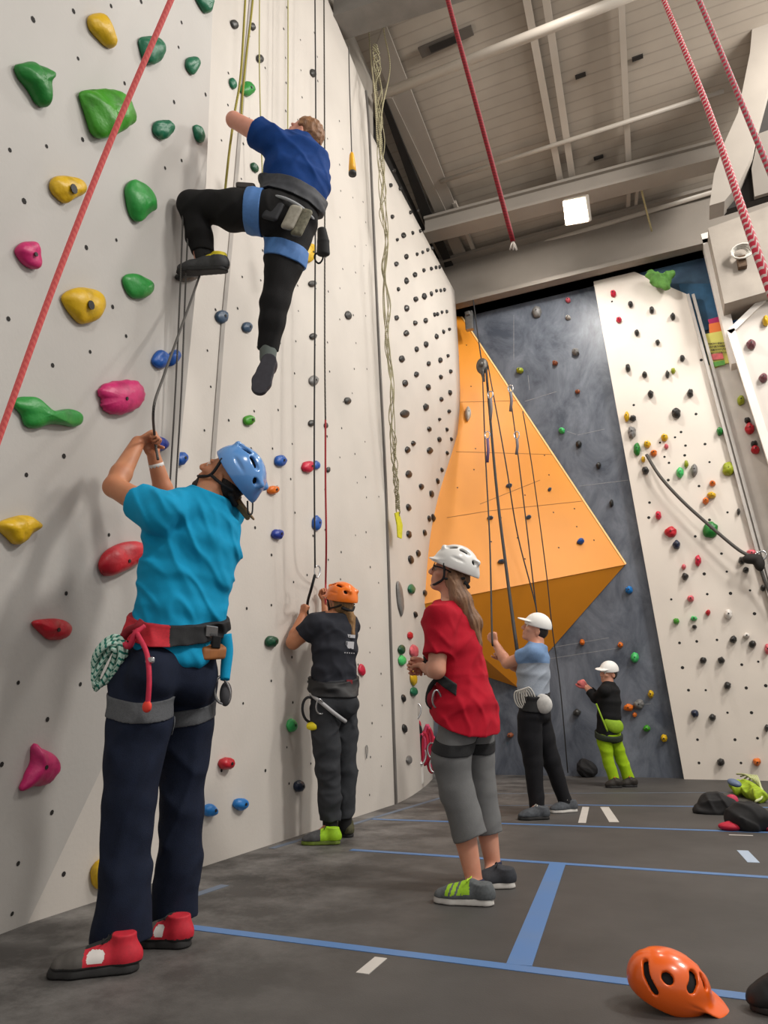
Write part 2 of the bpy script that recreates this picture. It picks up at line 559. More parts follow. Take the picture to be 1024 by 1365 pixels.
# --- the leaning near panel
A = np.array([XW, 2.39, 0.0]); A2 = wallp(188, 915); C = wallp(284, 0, 0.36)
N1 = unit(np.cross(A2 - A, C - A)); N1 = N1 if N1[0] > 0 else -N1
def nearp(px, py, off=0.0):
    return hit(px, py, A + N1 * off, N1)
B1, B2 = nearp(236, 640), nearp(275, 243)
Ctop = C + (C - B2) * 1.2
fd = unit(np.cross(N1, (0, 0, 1))); fd = fd if fd[1] < 0 else -fd
A0 = A + fd * 3.0
up = unit(np.cross(fd, N1)); up = up if up[2] > 0 else -up
T0 = A0 + up * (Ctop[2] / up[2])
w = MB(); w.prism([A0, A, A2, B1, B2, C, Ctop, T0], N1, 0.04)
pts = []
for q in [(44, 26), (98, 15), (148, 8), (188, 2), (104, 78), (166, 111), (232, 136), (13, 200), (62, 195), (110, 186), (220, 224), (32, 268),
          (155, 320), (115, 330), (242, 214), (274, 126), (11, 425), (150, 409), (168, 448), (120, 469), (70, 487), (85, 608), (35, 633), (145, 713), (88, 791),
          (24, 910), (107, 912), (63, 959), (2, 1019), (69, 1083), (24, 1151), (16, 1218), (238, 63), (242, 30)]:
    pts.append(nearp(*q))
holes(w, pts, N1, 0.011)
struct(w.build('wall_left_near', [M_WALL2, M_HOLE]))

# --- the far panel: upright at the seam, bulging outwards at its far edge
end_px = [(578, 1052), (580, 900), (584, 760), (592, 690), (606, 610), (613, 540), (612, 480), (609, 430), (606, 388)]
YE = 8.75
zs_end = [hit(*q, (0, YE, 0), NB) for q in end_px]; zs_end[0][2] = 0.0
NZ, NY = 40, 14
seam_i = np.array(catmull(seam + [seam[-1] + (seam[-1] - seam[-2]) * 1.0], 8)); end_i = np.array(catmull(zs_end, 8))
ZTOP = 7.15
zt = np.linspace(0, ZTOP, NZ)
def on_curve(cv, z):
    return np.array([np.interp(z, cv[:, 2], cv[:, i]) for i in range(3)])
def farpt(t, z):
    z1 = z * zs_end[-1][2] / ZTOP
    a = on_curve(seam_i, z); b = on_curve(end_i, z1)
    p = a + (b - a) * t
    p[0] = a[0] + (b[0] - a[0]) * (t ** 1.3)
    return p
grid = [[farpt(j / NY, z) for j in range(NY + 1)] for z in zt]
V = [p for row in grid for p in row]
F = [(i * (NY + 1) + j, i * (NY + 1) + j + 1, (i + 1) * (NY + 1) + j + 1, (i + 1) * (NY + 1) + j) for i in range(NZ - 1) for j in range(NY)]
k = len(V)
V2 = V + [p - np.array([0.5, 0, 0]) for p in V]
F2 = list(F)
for i in range(NZ - 1):
    a, b = i * (NY + 1) + NY, (i + 1) * (NY + 1) + NY
    F2.append((a, k + a, k + b, b))
for j in range(NY):
    a = (NZ - 1) * (NY + 1) + j
    F2.append((a, a + 1, k + a + 1, k + a))
struct(np_mesh('wall_left_far', V2, F2, [M_WALL, M_HOLE]))
GRID_PIX = np.array([[pix(p) for p in row] for row in grid]); GRID_3 = np.array(grid)
def farp(px, py):
    """point and normal of the far panel seen at a pixel"""
    best = None
    p0 = np.array([px, py], float)
    d = ((GRID_PIX - p0) ** 2).sum(-1)
    i, j = np.unravel_index(d.argmin(), d.shape)
    i0, j0 = min(max(i, 1), NZ - 2), min(max(j, 1), NY - 1)
    nrm = unit(np.cross(GRID_3[i0, j0 + 1] - GRID_3[i0, j0 - 1], GRID_3[i0 + 1, j0] - GRID_3[i0 - 1, j0]))
    if nrm[0] < 0: nrm = -nrm
    return hit(px, py, GRID_3[i, j], nrm), nrm

# seam groove strip and the shaded return at the top
s = MB()
sp = catmull(seam + [top[0]], 4)
for a, b in zip(sp[:-1], sp[1:]):
    s.bar(a + NW * 0.004, b + NW * 0.004, 0.03, 0.03, up=NW)
struct(s.build('trim_1', M_GREYTRIM))
# a second upright joint behind the climber, its soft groove shadow painted grey
s = MB()
j2 = [wallp(*q) for q in [(276, 720), (284, 600), (296, 440), (309, 300), (319, 180), (326, 90), (334, 0)]]
for a, b in zip(j2[:-1], j2[1:]):
    s.bar(a + NW * 0.0035, b + NW * 0.0035, 0.04, 0.008, up=NW)
struct(s.build('trim_2', mat('groove shadow grey', (172, 166, 160), 0.7, 0.2, 5)))
# wall band above the main panel, shade below the roof put into its grey
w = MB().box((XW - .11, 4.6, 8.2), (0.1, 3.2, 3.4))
struct(w.build('wall_left_upper', mat('shaded band grey', (150, 143, 134), 0.7, 0.1, 3)))
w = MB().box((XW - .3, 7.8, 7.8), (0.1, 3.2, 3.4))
struct(w.build('gap_shade', M_DARK))  # dark board standing in for the shade in the gap above the far panel

# --- back wall: slate panel, beam band, beige panel
M_SLATE = None
def slate_material():
    m = bpy.data.materials.new('chalky slate paint'); m.use_nodes = True
    nt = m.node_tree; b = nt.nodes['Principled BSDF']
    tc = nt.nodes.new('ShaderNodeTexCoord')
    n1 = nt.nodes.new('ShaderNodeTexNoise'); n1.inputs['Scale'].default_value = 1.7; n1.inputs['Detail'].default_value = 9; n1.inputs['Roughness'].default_value = 0.68; n1.inputs['Distortion'].default_value = 0.6
    mp = nt.nodes.new('ShaderNodeMapping'); mp.inputs['Scale'].default_value = (1.3, 1, 0.8); mp.inputs['Rotation'].default_value = (0, 0.5, 0)
    nt.links.new(tc.outputs['Object'], mp.inputs['Vector']); nt.links.new(mp.outputs['Vector'], n1.inputs['Vector'])
    r = nt.nodes.new('ShaderNodeValToRGB'); r.color_ramp.elements[0].position = 0.38; r.color_ramp.elements[1].position = 0.82
    r.color_ramp.elements[0].color = lin((68, 74, 86)); r.color_ramp.elements[1].color = lin((136, 142, 153))
    nt.links.new(n1.outputs['Fac'], r.inputs['Fac']); nt.links.new(r.outputs['Color'], b.inputs['Base Color'])
    b.inputs['Roughness'].default_value = 0.42
    return m
M_SLATE = slate_material()
w = MB().box((-0.2, YB + 0.1, 3.75), (6.5, 0.2, 7.5))
struct(w.build('wall_back', M_SLATE))
w = MB()
for a, b in [((700, 535), (742, 522)), ((770, 580), (806, 572)), ((772, 648), (838, 640)), ((756, 575), (768, 579)), ((685, 420), (685, 480)), ((708, 868), (812, 850)), ((720, 880), (830, 863)), ((836, 941), (868, 938)), ((704, 500), (706, 520))]:
    w.bar(backp(*a) + NB * 0.001, backp(*b) + NB * 0.001, 0.007, 0.002, up=NB)
struct(w.build('trim_3', mat('chalk scratch', (150, 152, 156), 0.8, 0.3, 20)))
w = MB()
bl, br = backp(606, 409, 0.25), backp(1024, 317, 0.25)
zb = (bl[2] + br[2]) / 2
w.box((1.0, YB - 0.12, zb + 0.42), (8.4, 0.26, 0.84))
w.box((1.0, YB - 0.2, zb + 0.03), (8.4, 0.4, 0.06)); w.box((1.0, YB - 0.2, zb + 0.82), (8.4, 0.4, 0.05))
struct(w.build('beam_back', mat('beam paint', (140, 132, 123), 0.6, 0.12, 2.5)))

M_BEIGE = mat('beige panel', (226, 216, 205), 0.5, 0.1, 1.5, 0.05, 40, detail=7)
w = MB()
bpoly = [backp(787, 352, 0.12), backp(822, 352, 0.12), backp(918, 393, 0.12), backp(1046, 880, 0.12), backp(1090, 1037, 0.12), backp(912, 1037, 0.12)]
for i in (4, 5): bpoly[i][2] = 0.0
w.prism(bpoly, NB, 0.118, mi_side=2)
pts = [backp(*q, 0.12) for q in [(816, 402), (845, 540), (900, 583), (928, 552), (908, 576), (940, 592), (913, 607), (914, 594), (892, 617), (886, 609), (946, 616), (891, 640), (932, 648), (970, 683), (865, 690),
        (927, 715), (946, 693), (962, 738), (969, 762), (939, 765), (895, 799), (943, 792), (974, 791), (1000, 787), (906, 857), (929, 855), (956, 853), (910, 890), (989, 886), (1011, 882), (918, 920), (941, 920), (995, 917), (1021, 914), (1006, 818), (970, 950), (1002, 950), (930, 986), (980, 986), (1010, 984), (932, 1017), (988, 1017), (866, 670), (880, 590), (935, 480), (960, 525)]]
holes(w, pts, NB, 0.017)
struct(w.build('wall_right', [M_BEIGE, M_HOLE, mat('panel edge', (150, 146, 141), 0.6)]))

# --- corner strips, the poster bay and the panels beyond
M_EDGE = mat('white edge board', (232, 226, 219), 0.5, 0.06, 4)
w = MB()
for dx in (0, 7):
    a, b = backp(917 + dx, 393, 0.16), backp(1091 + dx, 1036, 0.16)
    w.bar(a, b, 0.035, 0.05, up=NB)
struct(w.build('trim_4', mat('corner strip', (196, 190, 184), 0.4, 0.15, 8)))
w = MB(); w.prism([backp(*q, 0.13) for q in [(943, 488), (990, 470), (1180, 1036), (1092, 1036)]], NB, 0.1)
struct(w.build('wall_right_strip', mat('channel board', (214, 206, 197), 0.5, 0.14, 5)))
w = MB(); w.prism([backp(*q, 0.45) for q in [(974, 445), (1026, 392), (1120, 330), (1290, 1030), (1160, 1030)]], NB, 0.3)
struct(w.build('wall_right_far', mat('pale far panel', (208, 200, 192), 0.5, 0.1, 2)))
w = MB(); w.bar(backp(972, 444, 0.47), backp(1030, 388, 0.47), 0.07, 0.05, up=NB); w.bar(backp(974, 440, 0.47), backp(1160, 1030, 0.47), 0.09, 0.05, up=NB)
struct(w.build('trim_5', M_EDGE))
w = MB(); w.bar(backp(941, 316, 0.3), backp(982, 488, 0.3), 0.12, 0.2, up=NB);
struct(w.build('trim_6', M_EDGE))
M_NAVY = mat('dark blue painted bay', (34, 52, 78), 0.6, 0, 3.2, rgb2=(72, 104, 130), detail=8)
w = MB(); w.prism([backp(*q, 0.06) for q in [(820, 350), (945, 322), (988, 495), (946, 495), (915, 392)]], NB, 0.05)
struct(w.build('wall_right_bay', M_NAVY))
w = MB(); w.prism([backp(*q, 0.08) for q in [(905, 378), (958, 378), (966, 420), (918, 432)]], NB, 0.02)
w.prism([backp(*q, 0.085) for q in [(912, 412), (966, 408), (972, 430), (924, 446)]], NB, 0.02)
struct(w.build('trim_7', mat('teal painted board', (48, 100, 138), 0.6, 0.4, 6)))
w = MB(); w.prism([backp(*q, 0.7) for q in [(944, 304), (1060, 262), (1060, 378), (966, 405)]], NB, 0.5)
struct(w.build('wall_right_upper', mat('bare plaster block', (164, 155, 145), 0.8, 0.25, 3, 0.1, 20, detail=9)))
w = MB(); w.prism([backp(*q, 0.02) for q in [(962, 398), (1030, 372), (1030, 420), (975, 450)]], NB, 0.05)
struct(w.build('trim_8', mat('bright blue board', (44, 108, 176), 0.6, 0.2, 6)))

# --- orange climbing volume, a wedge standing off the slate wall
M_OR = mat('orange plywood', (228, 144, 30), 0.5, 0.1, 1.4, 0.04, 30, detail=6)
VT, VR = backp(606, 408, 0.02), backp(834, 752, 0.02)
VB1, VB2 = backp(690, 916, 0.02), backp(640, 899, 0.02)
VP = hit(562, 805, (0, YB - 1.55, 0), NB)
VL = np.array([-3.3, YB - 0.02, 1.22])
VTL = np.array([-3.3, YB - 0.02, VT[2]])
o = MB()
vs = [VT, VR, VP, VB1, VB2, VL, VTL]
o.add(vs, [(0, 2, 1), (2, 3, 1), (2, 4, 3), (2, 5, 4), (0, 6, 2), (6, 5, 2)])
nT = unit(np.cross(VP - VT, VR - VT)); nT = nT if nT[1] < 0 else -nT
def volp(px, py, off=0.0):
    return hit(px, py, VT + nT * off, nT)
ob = o.build('wall_orange_volume', [M_OR, M_HOLE, mat('pale plywood edge', (238, 196, 128), 0.6), mat('ply joint line', (150, 92, 30), 0.7)])
ob['kind'] = 'structure'
me = ob.data
# joints, bolt holes and the pale rim belong to the volume itself
x = MB()
def face_line(a, b, wd, mi):
    x.bar(volp(*a, 0.001), volp(*b, 0.001), wd, 0.002, up=nT, mi=mi)
x.bar(VT + nT * 0.003, VR + nT * 0.003, 0.025, 0.012, up=nT, mi=2)
x.bar(VP + nT * 0.003, VR + nT * 0.003, 0.016, 0.008, up=nT, mi=0)
for a, b in [((596, 690), (652, 681)), ((608, 602), (740, 606)), ((640, 672), (720, 640)), ((614, 536), (694, 534)), ((652, 681), (776, 668))]:
    face_line(a, b, 0.008, 3)
for q in [(622, 460), (628, 515), (634, 598), (632, 626), (650, 655), (668, 690), (700, 660), (726, 607), (732, 633), (738, 683), (766, 678), (769, 702), (690, 717), (655, 722), (745, 730), (620, 730), (610, 650), (792, 720), (700, 745)]:
    x.disc(volp(*q, 0.0015), nT, 0.011, 7, 1)
xo = x.build('ply', [M_OR, M_HOLE, _mats['pale plywood edge'], _mats['ply joint line']])
bm = bmesh.new(); bm.from_mesh(me); bm.from_mesh(xo.data); bm.to_mesh(me); bm.free()
bpy.data.objects.remove(xo)
# --- roof deck and its steel
def deck_material():
    m = bpy.data.materials.new('ribbed roof deck'); m.use_nodes = True
    nt = m.node_tree; b = nt.nodes['Principled BSDF']
    tc = nt.nodes.new('ShaderNodeTexCoord')
    wv = nt.nodes.new('ShaderNodeTexWave'); wv.wave_type = 'BANDS'; wv.bands_direction = 'Y'; wv.wave_profile = 'SAW'
    wv.inputs['Scale'].default_value = 2.4; wv.inputs['Distortion'].default_value = 0.15
    nt.links.new(tc.outputs['Object'], wv.inputs['Vector'])
    nz = nt.nodes.new('ShaderNodeTexNoise'); nz.inputs['Scale'].default_value = 3; nz.inputs['Detail'].default_value = 7
    nt.links.new(tc.outputs['Object'], nz.inputs['Vector'])
    r = nt.nodes.new('ShaderNodeValToRGB'); r.color_ramp.elements[0].color = lin((150, 140, 128)); r.color_ramp.elements[1].color = lin((172, 161, 148))
    rs = nt.nodes.new('ShaderNodeValToRGB'); rs.color_ramp.elements[0].position = 0.0; rs.color_ramp.elements[1].position = 0.16
    rs.color_ramp.elements[0].color = (0.74, 0.74, 0.74, 1); rs.color_ramp.elements[1].color = (1, 1, 1, 1)
    nt.links.new(wv.outputs['Fac'], rs.inputs['Fac'])
    mu = nt.nodes.new('ShaderNodeMix'); mu.data_type = 'RGBA'; mu.blend_type = 'MULTIPLY'; mu.inputs[0].default_value = 1.0
    nt.links.new(nz.outputs['Fac'], r.inputs['Fac']); nt.links.new(r.outputs['Color'], mu.inputs[6]); nt.links.new(rs.outputs['Color'], mu.inputs[7]); nt.links.new(mu.outputs[2], b.inputs['Base Color'])
    bp = nt.nodes.new('ShaderNodeBump'); bp.inputs['Strength'].default_value = 0.7; bp.inputs['Distance'].default_value = 0.05
    nt.links.new(wv.outputs['Fac'], bp.inputs['Height']); nt.links.new(bp.outputs['Normal'], b.inputs['Normal'])
    b.inputs['Roughness'].default_value = 0.6
    return m
M_DECK = deck_material()
M_BEAM = mat('steel paint', (158, 150, 141), 0.5, 0.1, 3)
M_PIPE = mat('pale pipe paint', (186, 177, 166), 0.45, 0.08, 4)
dz = lambda yy: 7.55 + 0.2 * (9.3 - yy)
w = MB()
w.prism([(-3.6, 9.6, dz(9.6) + .1), (6, 9.6, dz(9.6) + .1), (6, -1, dz(-1) + .1), (-3.6, -1, dz(-1) + .1)], (0, 0, 1), 0.1)
struct(w.build('ceiling', M_DECK))

def ext(a, b, e0=0.0, e1=0.0):
    d = b - a
    return a - d * e0, b + d * e1
# round pipes
for nm, a, b, r, drop, e0, e1 in [('ceiling_pipe', (498, 131), (832, -2), 0.055, 0.5, 0.0, 0.5), ('ceiling_pipe', (594, 240), (965, 121), 0.028, 0.12, 0.02, 0.0),
                                  ('ceiling_pipe', (632, 352), (1000, 240), 0.04, 0.15, 0.0, 0.1), ('ceiling_pipe', (630, 363), (800, 318), 0.03, 0.18, 0.0, 0.3)]:
    p, q = ext(roofp(*a, drop), roofp(*b, drop), e0, e1)
    struct(tube_obj(nm, [p, q], r, M_PIPE, sides=12))
# big I-beam
p, q = roofp(568, 306, 0.3), roofp(966, 203, 0.3)
w = MB(); nup = np.array([0, 0, 1.0])
w.bar(p + nup * 0.13, q + nup * 0.13, 0.2, 0.04); w.bar(p - nup * 0.13, q - nup * 0.13, 0.26, 0.04); w.bar(p, q, 0.1, 0.26)
struct(w.build('beam_roof', M_BEAM))
# purlins running away from the camera
for a, b, wd in [((702, -2), (747, 240), 0.08), ((728, -2), (763, 236), 0.08), ((828, -2), (838, 216), 0.07), ((838, 246), (837, 300), 0.05), ((850, 246), (846, 290), 0.04), ((612, 285), (641, 356), 0.05)]:
    p, q = ext(roofp(*a, 0.08), roofp(*b, 0.08), 0.2, 0.05)
    struct(MB().bar(p, q, wd, 0.06).build('beam_purlin', M_PIPE))
# side plates along the climbing wall, a dark sheet painting the shaded slot between them
def plate(name, px, drop, m, t=0.03):
    struct(MB().prism([roofp(*q, drop) for q in px], -ROOF_N, t).build(name, m))
plate('beam_side_plate', [(513, 30), (521, 50), (612, 287), (591, 296), (523, 129), (498, 70)], 0.1, M_BEAM)
plate('beam_side_plate', [(523, 131), (632, 360), (616, 364), (512, 131)], 0.12, mat('inner plate', (150, 142, 132), 0.6, 0.1, 3))
plate('slot_shade', [(502, 120), (514, 132), (580, 296), (612, 372), (604, 392), (590, 345), (566, 300)], 0.16, M_DARK)
# duct box at the top of the wall
w = MB(); p, q = roofp(452, 24, 0.4), roofp(588, -22, 0.4)
p, q = ext(p, q, 0.0, 0.3); w.bar(p, q, 0.3, 0.28)
struct(w.build('beam_duct', mat('galvanised duct', (128, 124, 119), 0.45, 0.2, 6)))
# haunched frame at the right
w = MB(); w.prism([backp(*q, 2.2) for q in [(1024, -200), (1090, -200), (1040, 60), (1012, 165), (1004, 205), (985, 245), (966, 268), (946, 274), (952, 232), (966, 190), (984, 150), (1000, 70)]], NB, 0.25)
struct(w.build('column_haunch', M_BEAM))
w = MB(); w.prism([backp(*q, 2.0) for q in [(1016, 50), (1070, 30), (1060, 250), (966, 280), (985, 225), (1005, 170)]], NB, 0.1)
struct(w.build('void_shade', M_DARK))  # dark sheet put in for the shaded void beside the frame
w = MB(); w.prism([backp(*q, 2.1) for q in [(1012, 178), (1060, 160), (1060, 246), (1006, 262), (1002, 225)]], NB, 0.05)
struct(w.build('wall_right_gable', mat('gable paint', (120, 113, 105), 0.7, 0.1, 3)))

# --- blue floor tape
M_TAPE = mat('blue floor tape', (84, 124, 176), 0.5, 0, 3, detail=8, thr=(0.45, 0.85), rgb2=(98, 126, 164))
M_TAPE2 = mat('faded blue tape', (104, 116, 134), 0.6, 0.25, 3, detail=8)
M_TAPEW = mat('white floor tape', (205, 200, 194), 0.5, 0.1, 6)
def tape(a, b, wd, m, z=0.001):
    a, b = floor_at(*a), floor_at(*b)
    return struct(MB().bar(a + np.array([0, 0, z]), b + np.array([0, 0, z]), wd, 0.002).build('floor_marking', m))
tape((252, 1236), (1060, 1337), 0.055, M_TAPE)
tape((468, 1133), (1060, 1172), 0.05, M_TAPE)
tape((495, 1092), (1060, 1111), 0.045, M_TAPE)
tape((692, 1287), (744, 1150), 0.085, M_TAPE, 0.0012)
tape((765, 1073), (1060, 1077), 0.035, M_TAPE)
tape((640, 1058), (1060, 1056), 0.02, M_TAPE2)
tape((660, 1074), (765, 1073), 0.02, M_TAPE2)
tape((362, 1131), (600, 1060), 0.045, M_TAPE2)
tape((150, 1230), (300, 1180), 0.05, M_TAPE2)
tape((806, 1076), (819, 1096), 0.07, M_TAPEW); tape((781, 1076), (776, 1097), 0.055, M_TAPEW)
tape((990, 1134), (1005, 1150), 0.06, mat('pale blue tape', (170, 186, 206), 0.5))
tape((483, 1298), (508, 1277), 0.045, M_TAPEW); tape((972, 1113), (1004, 1114), 0.02, M_TAPEW)
# ---------------------------------------------------------------- climbing holds
HC = {'yellow': (214, 172, 18), 'green': (26, 122, 44), 'bright green': (62, 148, 28), 'teal green': (10, 104, 72), 'magenta': (196, 34, 104), 'red': (190, 26, 42),
      'blue': (20, 84, 168), 'pale blue': (30, 120, 196), 'indigo': (30, 56, 150), 'black': (38, 37, 36), 'charcoal': (58, 57, 55), 'orange': (222, 112, 24), 'dark green': (16, 74, 48), 'navy': (24, 36, 62),
      'olive': (150, 160, 30), 'pink': (214, 96, 108), 'grey': (120, 118, 116), 'mint green': (70, 188, 104), 'white': (226, 220, 214), 'maroon': (104, 58, 64),
      'pale grey': (180, 174, 166), 'leaf green': (40, 142, 58), 'crimson': (200, 24, 60), 'slate blue': (52, 78, 104), 'brown': (150, 84, 52)}
def hmat(c):
    r = HC[c]
    return mat('hold ' + c, r, 0.42, 0, 14, 0.25, 45, rgb2=tuple(int(v * 0.62 + 4) for v in r), detail=5, thr=(0.5, 0.85))
M_BOLT = mat('bolt socket and pocket shade', (26, 24, 22), 0.5)

def surf(which):
    if which == 'near': return lambda x, y: (nearp(x, y), N1)
    if which == 'left': return lambda x, y: (wallp(x, y), NW)
    if which == 'far': return farp
    if which == 'slate': return lambda x, y: (backp(x, y), NB)
    if which == 'beige': return lambda x, y: (backp(x, y, 0.12), NB)
    if which == 'strip': return lambda x, y: (backp(x, y, 0.13), NB)
    if which == 'farright': return lambda x, y: (backp(x, y, 0.45), NB)
    if which == 'orange': return lambda x, y: (volp(x, y), nT)
SURF = {k: surf(k) for k in ('near', 'left', 'far', 'slate', 'beige', 'strip', 'farright', 'orange')}

def ellipse(x, y, rx, ry, rot=0, k=16, jit=0.0, seed=1):
    r_ = random.Random(seed); c, s = math.cos(math.radians(rot)), math.sin(math.radians(rot)); o = []
    for i in range(k):
        t = -2 * math.pi * i / k
        f = 1 + r_.uniform(-jit, jit)
        a, b = rx * math.cos(t) * f, ry * math.sin(t) * f
        o.append((x + a * c - b * s, y + a * s + b * c))
    return o

def hold(label, colour, where, outline, h=0.05, group=None, bolt=True, seed=0, rough=0.12, peak=(0, 0), name='climbing_hold', m=None, cat='climbing hold', K=8, power=2.2, ridges=0):
    """a moulded grip: outline (picture of its widest line) on a wall, domed off the wall by h metres"""
    r_ = random.Random(seed or sum(ord(ch) * (q_ + 1) for q_, ch in enumerate(label)) % 9973)
    cx = sum(p[0] for p in outline) / len(outline); cy = sum(p[1] for p in outline) / len(outline)
    p0, n = SURF[where](cx, cy)
    # wall plane through p0
    op = [hit(x, y, p0 + n * h * 0.42, n) - n * h * 0.42 for x, y in outline]
    if len(op) < 16:
        op = catmull(op, 4, closed=True)
    c = sum(op) / len(op)
    N = len(op); rad = np.mean([np.linalg.norm(p - c) for p in op])
    a = unit(op[0] - c); b = np.cross(n, a)
    ph = [r_.uniform(0, 6.28) for _ in range(6)]
    pk = a * peak[0] * rad + b * peak[1] * rad
    waves = [(np.array([r_.gauss(0, 1) for _ in range(3)]) * r_.uniform(1.4, 2.6) / rad, r_.uniform(0, 6.28)) for _ in range(5)]
    V, F = [], []
    rings = [(0.90, -0.02), (0.985, 0.16)] + [(math.cos(t) , 0.16 + 0.84 * math.sin(t) ** (2 / power)) for t in np.linspace(0.22, math.pi / 2 * 0.93, K)]
    for s, z in rings:
        for i, p in enumerate(op):
            d = p - c; th = 2 * math.pi * i / N
            f = 1.0
            if ridges: f += (0.035 if ridges > 8 else 0.10) * math.sin(ridges * th) * (1 - z * 0.5)
            v0 = c + d * s * (f if ridges else 1) + pk * max(0, z - 0.16) * (1 - s) + n * z * h
            if z > 0.2:
                g = sum(abs(math.sin((v0 - c) @ kv + ph_)) for kv, ph_ in waves) / len(waves) - 0.62
                v0 = v0 + n * h * rough * 2.6 * g + d * rough * 0.5 * g * (0.3 + s)
            V.append(v0)
    V.append(c + pk * 0.84 + n * h * 1.0)
    R = len(rings)
    for i in range(R - 1):
        for j in range(N):
            F.append((i * N + j, i * N + (j + 1) % N, (i + 1) * N + (j + 1) % N, (i + 1) * N + j))
    for j in range(N):
        F.append(((R - 1) * N + j, (R - 1) * N + (j + 1) % N, len(V) - 1))
    F.append(tuple(reversed(range(N))))
    o = np_mesh(name, V, F, m or hmat(colour), None, True, loc=p0)
    tag(o, label, cat, group)
    if bolt and rad > 0.02:
        top = c + pk * 0.84 + n * h * 1.0
        MB().disc(top + n * 0.001, n, min(0.009, rad * 0.28) if 'pocketed' not in label else 0.021, 10, 0, 0.004).build('bolt', M_BOLT, o)  # on pocketed holds the wide dark disc paints the shaded hollow
    return o

def c1(pts): return [(x / 3.413, y / 3.413) for x, y in pts]
def c3(pts): return [(x / 3.25, 380 + y / 3.25) for x, y in pts]
def c5(pts): return [(x / 2.415, 800 + y / 2.415) for x, y in pts]
G_NEAR = 'large holds on the grey leaning panel'
BIG = [
 ('slim yellow hold at the top of the grey leaning panel', 'yellow', c1([(410, 80), (430, 60), (465, 58), (490, 90), (515, 140), (532, 190), (522, 218), (495, 212), (455, 172), (420, 130)]), .07),
 ('green three-lobed hold like a bent bone near the top left edge', 'green', c1([(80, 295), (110, 285), (150, 275), (175, 293), (245, 320), (253, 345), (235, 372), (235, 440), (225, 480), (205, 488), (180, 470), (160, 435), (135, 395), (95, 345)]), .08),
 ('green wedge hold behind the pink rope, topmost beside the panel edge', 'teal green', c1([(645, 170), (700, 163), (745, 185), (752, 225), (735, 270), (705, 293), (670, 280), (648, 220)]), .07),
 ('small split green hold beside the green wedge hold under the roof edge', 'teal green', c1([(850, 290), (858, 262), (890, 256), (912, 270), (910, 300), (882, 340), (858, 318)]), .045),
 ('biggest bright green block hold with faceted face', 'bright green', c1([(380, 415), (420, 402), (500, 402), (555, 420), (600, 460), (618, 520), (610, 560), (560, 592), (510, 620), (470, 630), (435, 605), (410, 530), (385, 450)]), .11),
 ('round blue-green hold right of the biggest green block', 'teal green', c1([(705, 570), (720, 548), (765, 546), (790, 570), (788, 605), (760, 630), (735, 632), (708, 605)]), .06),
 ('narrow blue-green oval hold on the panel edge above the climber knee', 'teal green', c1([(884, 580), (893, 567), (915, 575), (930, 605), (930, 640), (915, 650), (895, 630)]), .04),
 ('yellow pocketed hold below the green three-lobed hold', 'yellow', c1([(238, 830), (262, 800), (320, 798), (370, 820), (393, 860), (375, 885), (330, 910), (305, 925), (270, 900), (245, 870)]), .07),
 ('smooth green teardrop hold left of the climber thigh', 'leaf green', c1([(582, 850), (610, 816), (650, 825), (690, 865), (722, 915), (718, 950), (690, 968), (655, 1000), (630, 1008), (605, 980), (588, 920)]), .08),
 ('small magenta hold high on the grey panel left of the pink rope', 'magenta', c1([(80, 1130), (110, 1100), (160, 1098), (180, 1120), (193, 1165), (182, 1215), (160, 1225), (120, 1205), (88, 1165)]), .06),
 ('green hold level with the climber shoe, left of it', 'leaf green', c1([(566, 1265), (595, 1243), (640, 1250), (690, 1275), (705, 1300), (690, 1335), (650, 1358), (610, 1355), (580, 1320)]), .06),
 ('large yellow pocketed hold right of the pink rope', 'yellow', c3([(280, 45), (320, 15), (380, 8), (440, 28), (465, 85), (440, 130), (400, 160), (360, 168), (320, 130), (290, 85)]), .08),
 ('flat black foothold under the climber shoe on the panel edge', 'black', ellipse(250, 369, 14, 7, 0), .06),
 ('long green bone-shaped hold at the left edge crossed by the pink rope', 'leaf green', c3([(70, 500), (100, 482), (155, 485), (190, 510), (235, 545), (310, 535), (355, 560), (358, 600), (330, 616), (270, 605), (220, 605), (170, 622), (120, 610), (100, 560), (72, 525)]), .07),
 ('pleated magenta shell-shaped hold above the belayer hands', 'magenta', c3([(435, 460), (465, 425), (540, 410), (600, 415), (632, 460), (625, 500), (590, 540), (530, 562), (480, 555), (450, 525), (450, 495)]), .08),
 ('round blue hold behind the belay rope, left one of the pair', 'blue', c3([(665, 320), (690, 282), (720, 290), (735, 320), (725, 350), (695, 362), (670, 345)]), .05),
 ('blue hold right of the slanting belay rope', 'blue', c3([(745, 290), (770, 280), (780, 310), (765, 340), (742, 352), (735, 320)]), .05),
 ('yellow pointed hold at the left picture edge left of the blue shirt', 'yellow', c3([(2, 1030), (60, 1005), (125, 997), (178, 1035), (160, 1065), (120, 1105), (75, 1125), (40, 1095), (5, 1060)]), .07),
 ('long red oval hold with chalk marks touching the blue shirt', 'red', c3([(440, 1200), (470, 1150), (540, 1115), (610, 1110), (650, 1135), (640, 1170), (590, 1215), (520, 1250), (465, 1262), (442, 1235)]), .08),
 ('red pointed hold left of the coiled green rope', 'red', c5([(108, 72), (150, 60), (205, 62), (233, 85), (220, 118), (170, 130), (140, 110)]), .06),
 ('craggy magenta hold low on the grey panel', 'magenta', c5([(110, 480), (130, 463), (150, 485), (185, 500), (192, 550), (170, 580), (120, 605), (78, 610), (80, 580), (105, 535)]), .07),
 ('dark green hold cut by the top picture edge beside the panel edge', 'teal green', c1([(895, -30), (970, -30), (968, 45), (945, 60), (925, 40)]), .06),
 ('dark blue hold between the belayer hands and his rope', 'indigo', ellipse(214, 592, 10, 10, 20), .05),
]
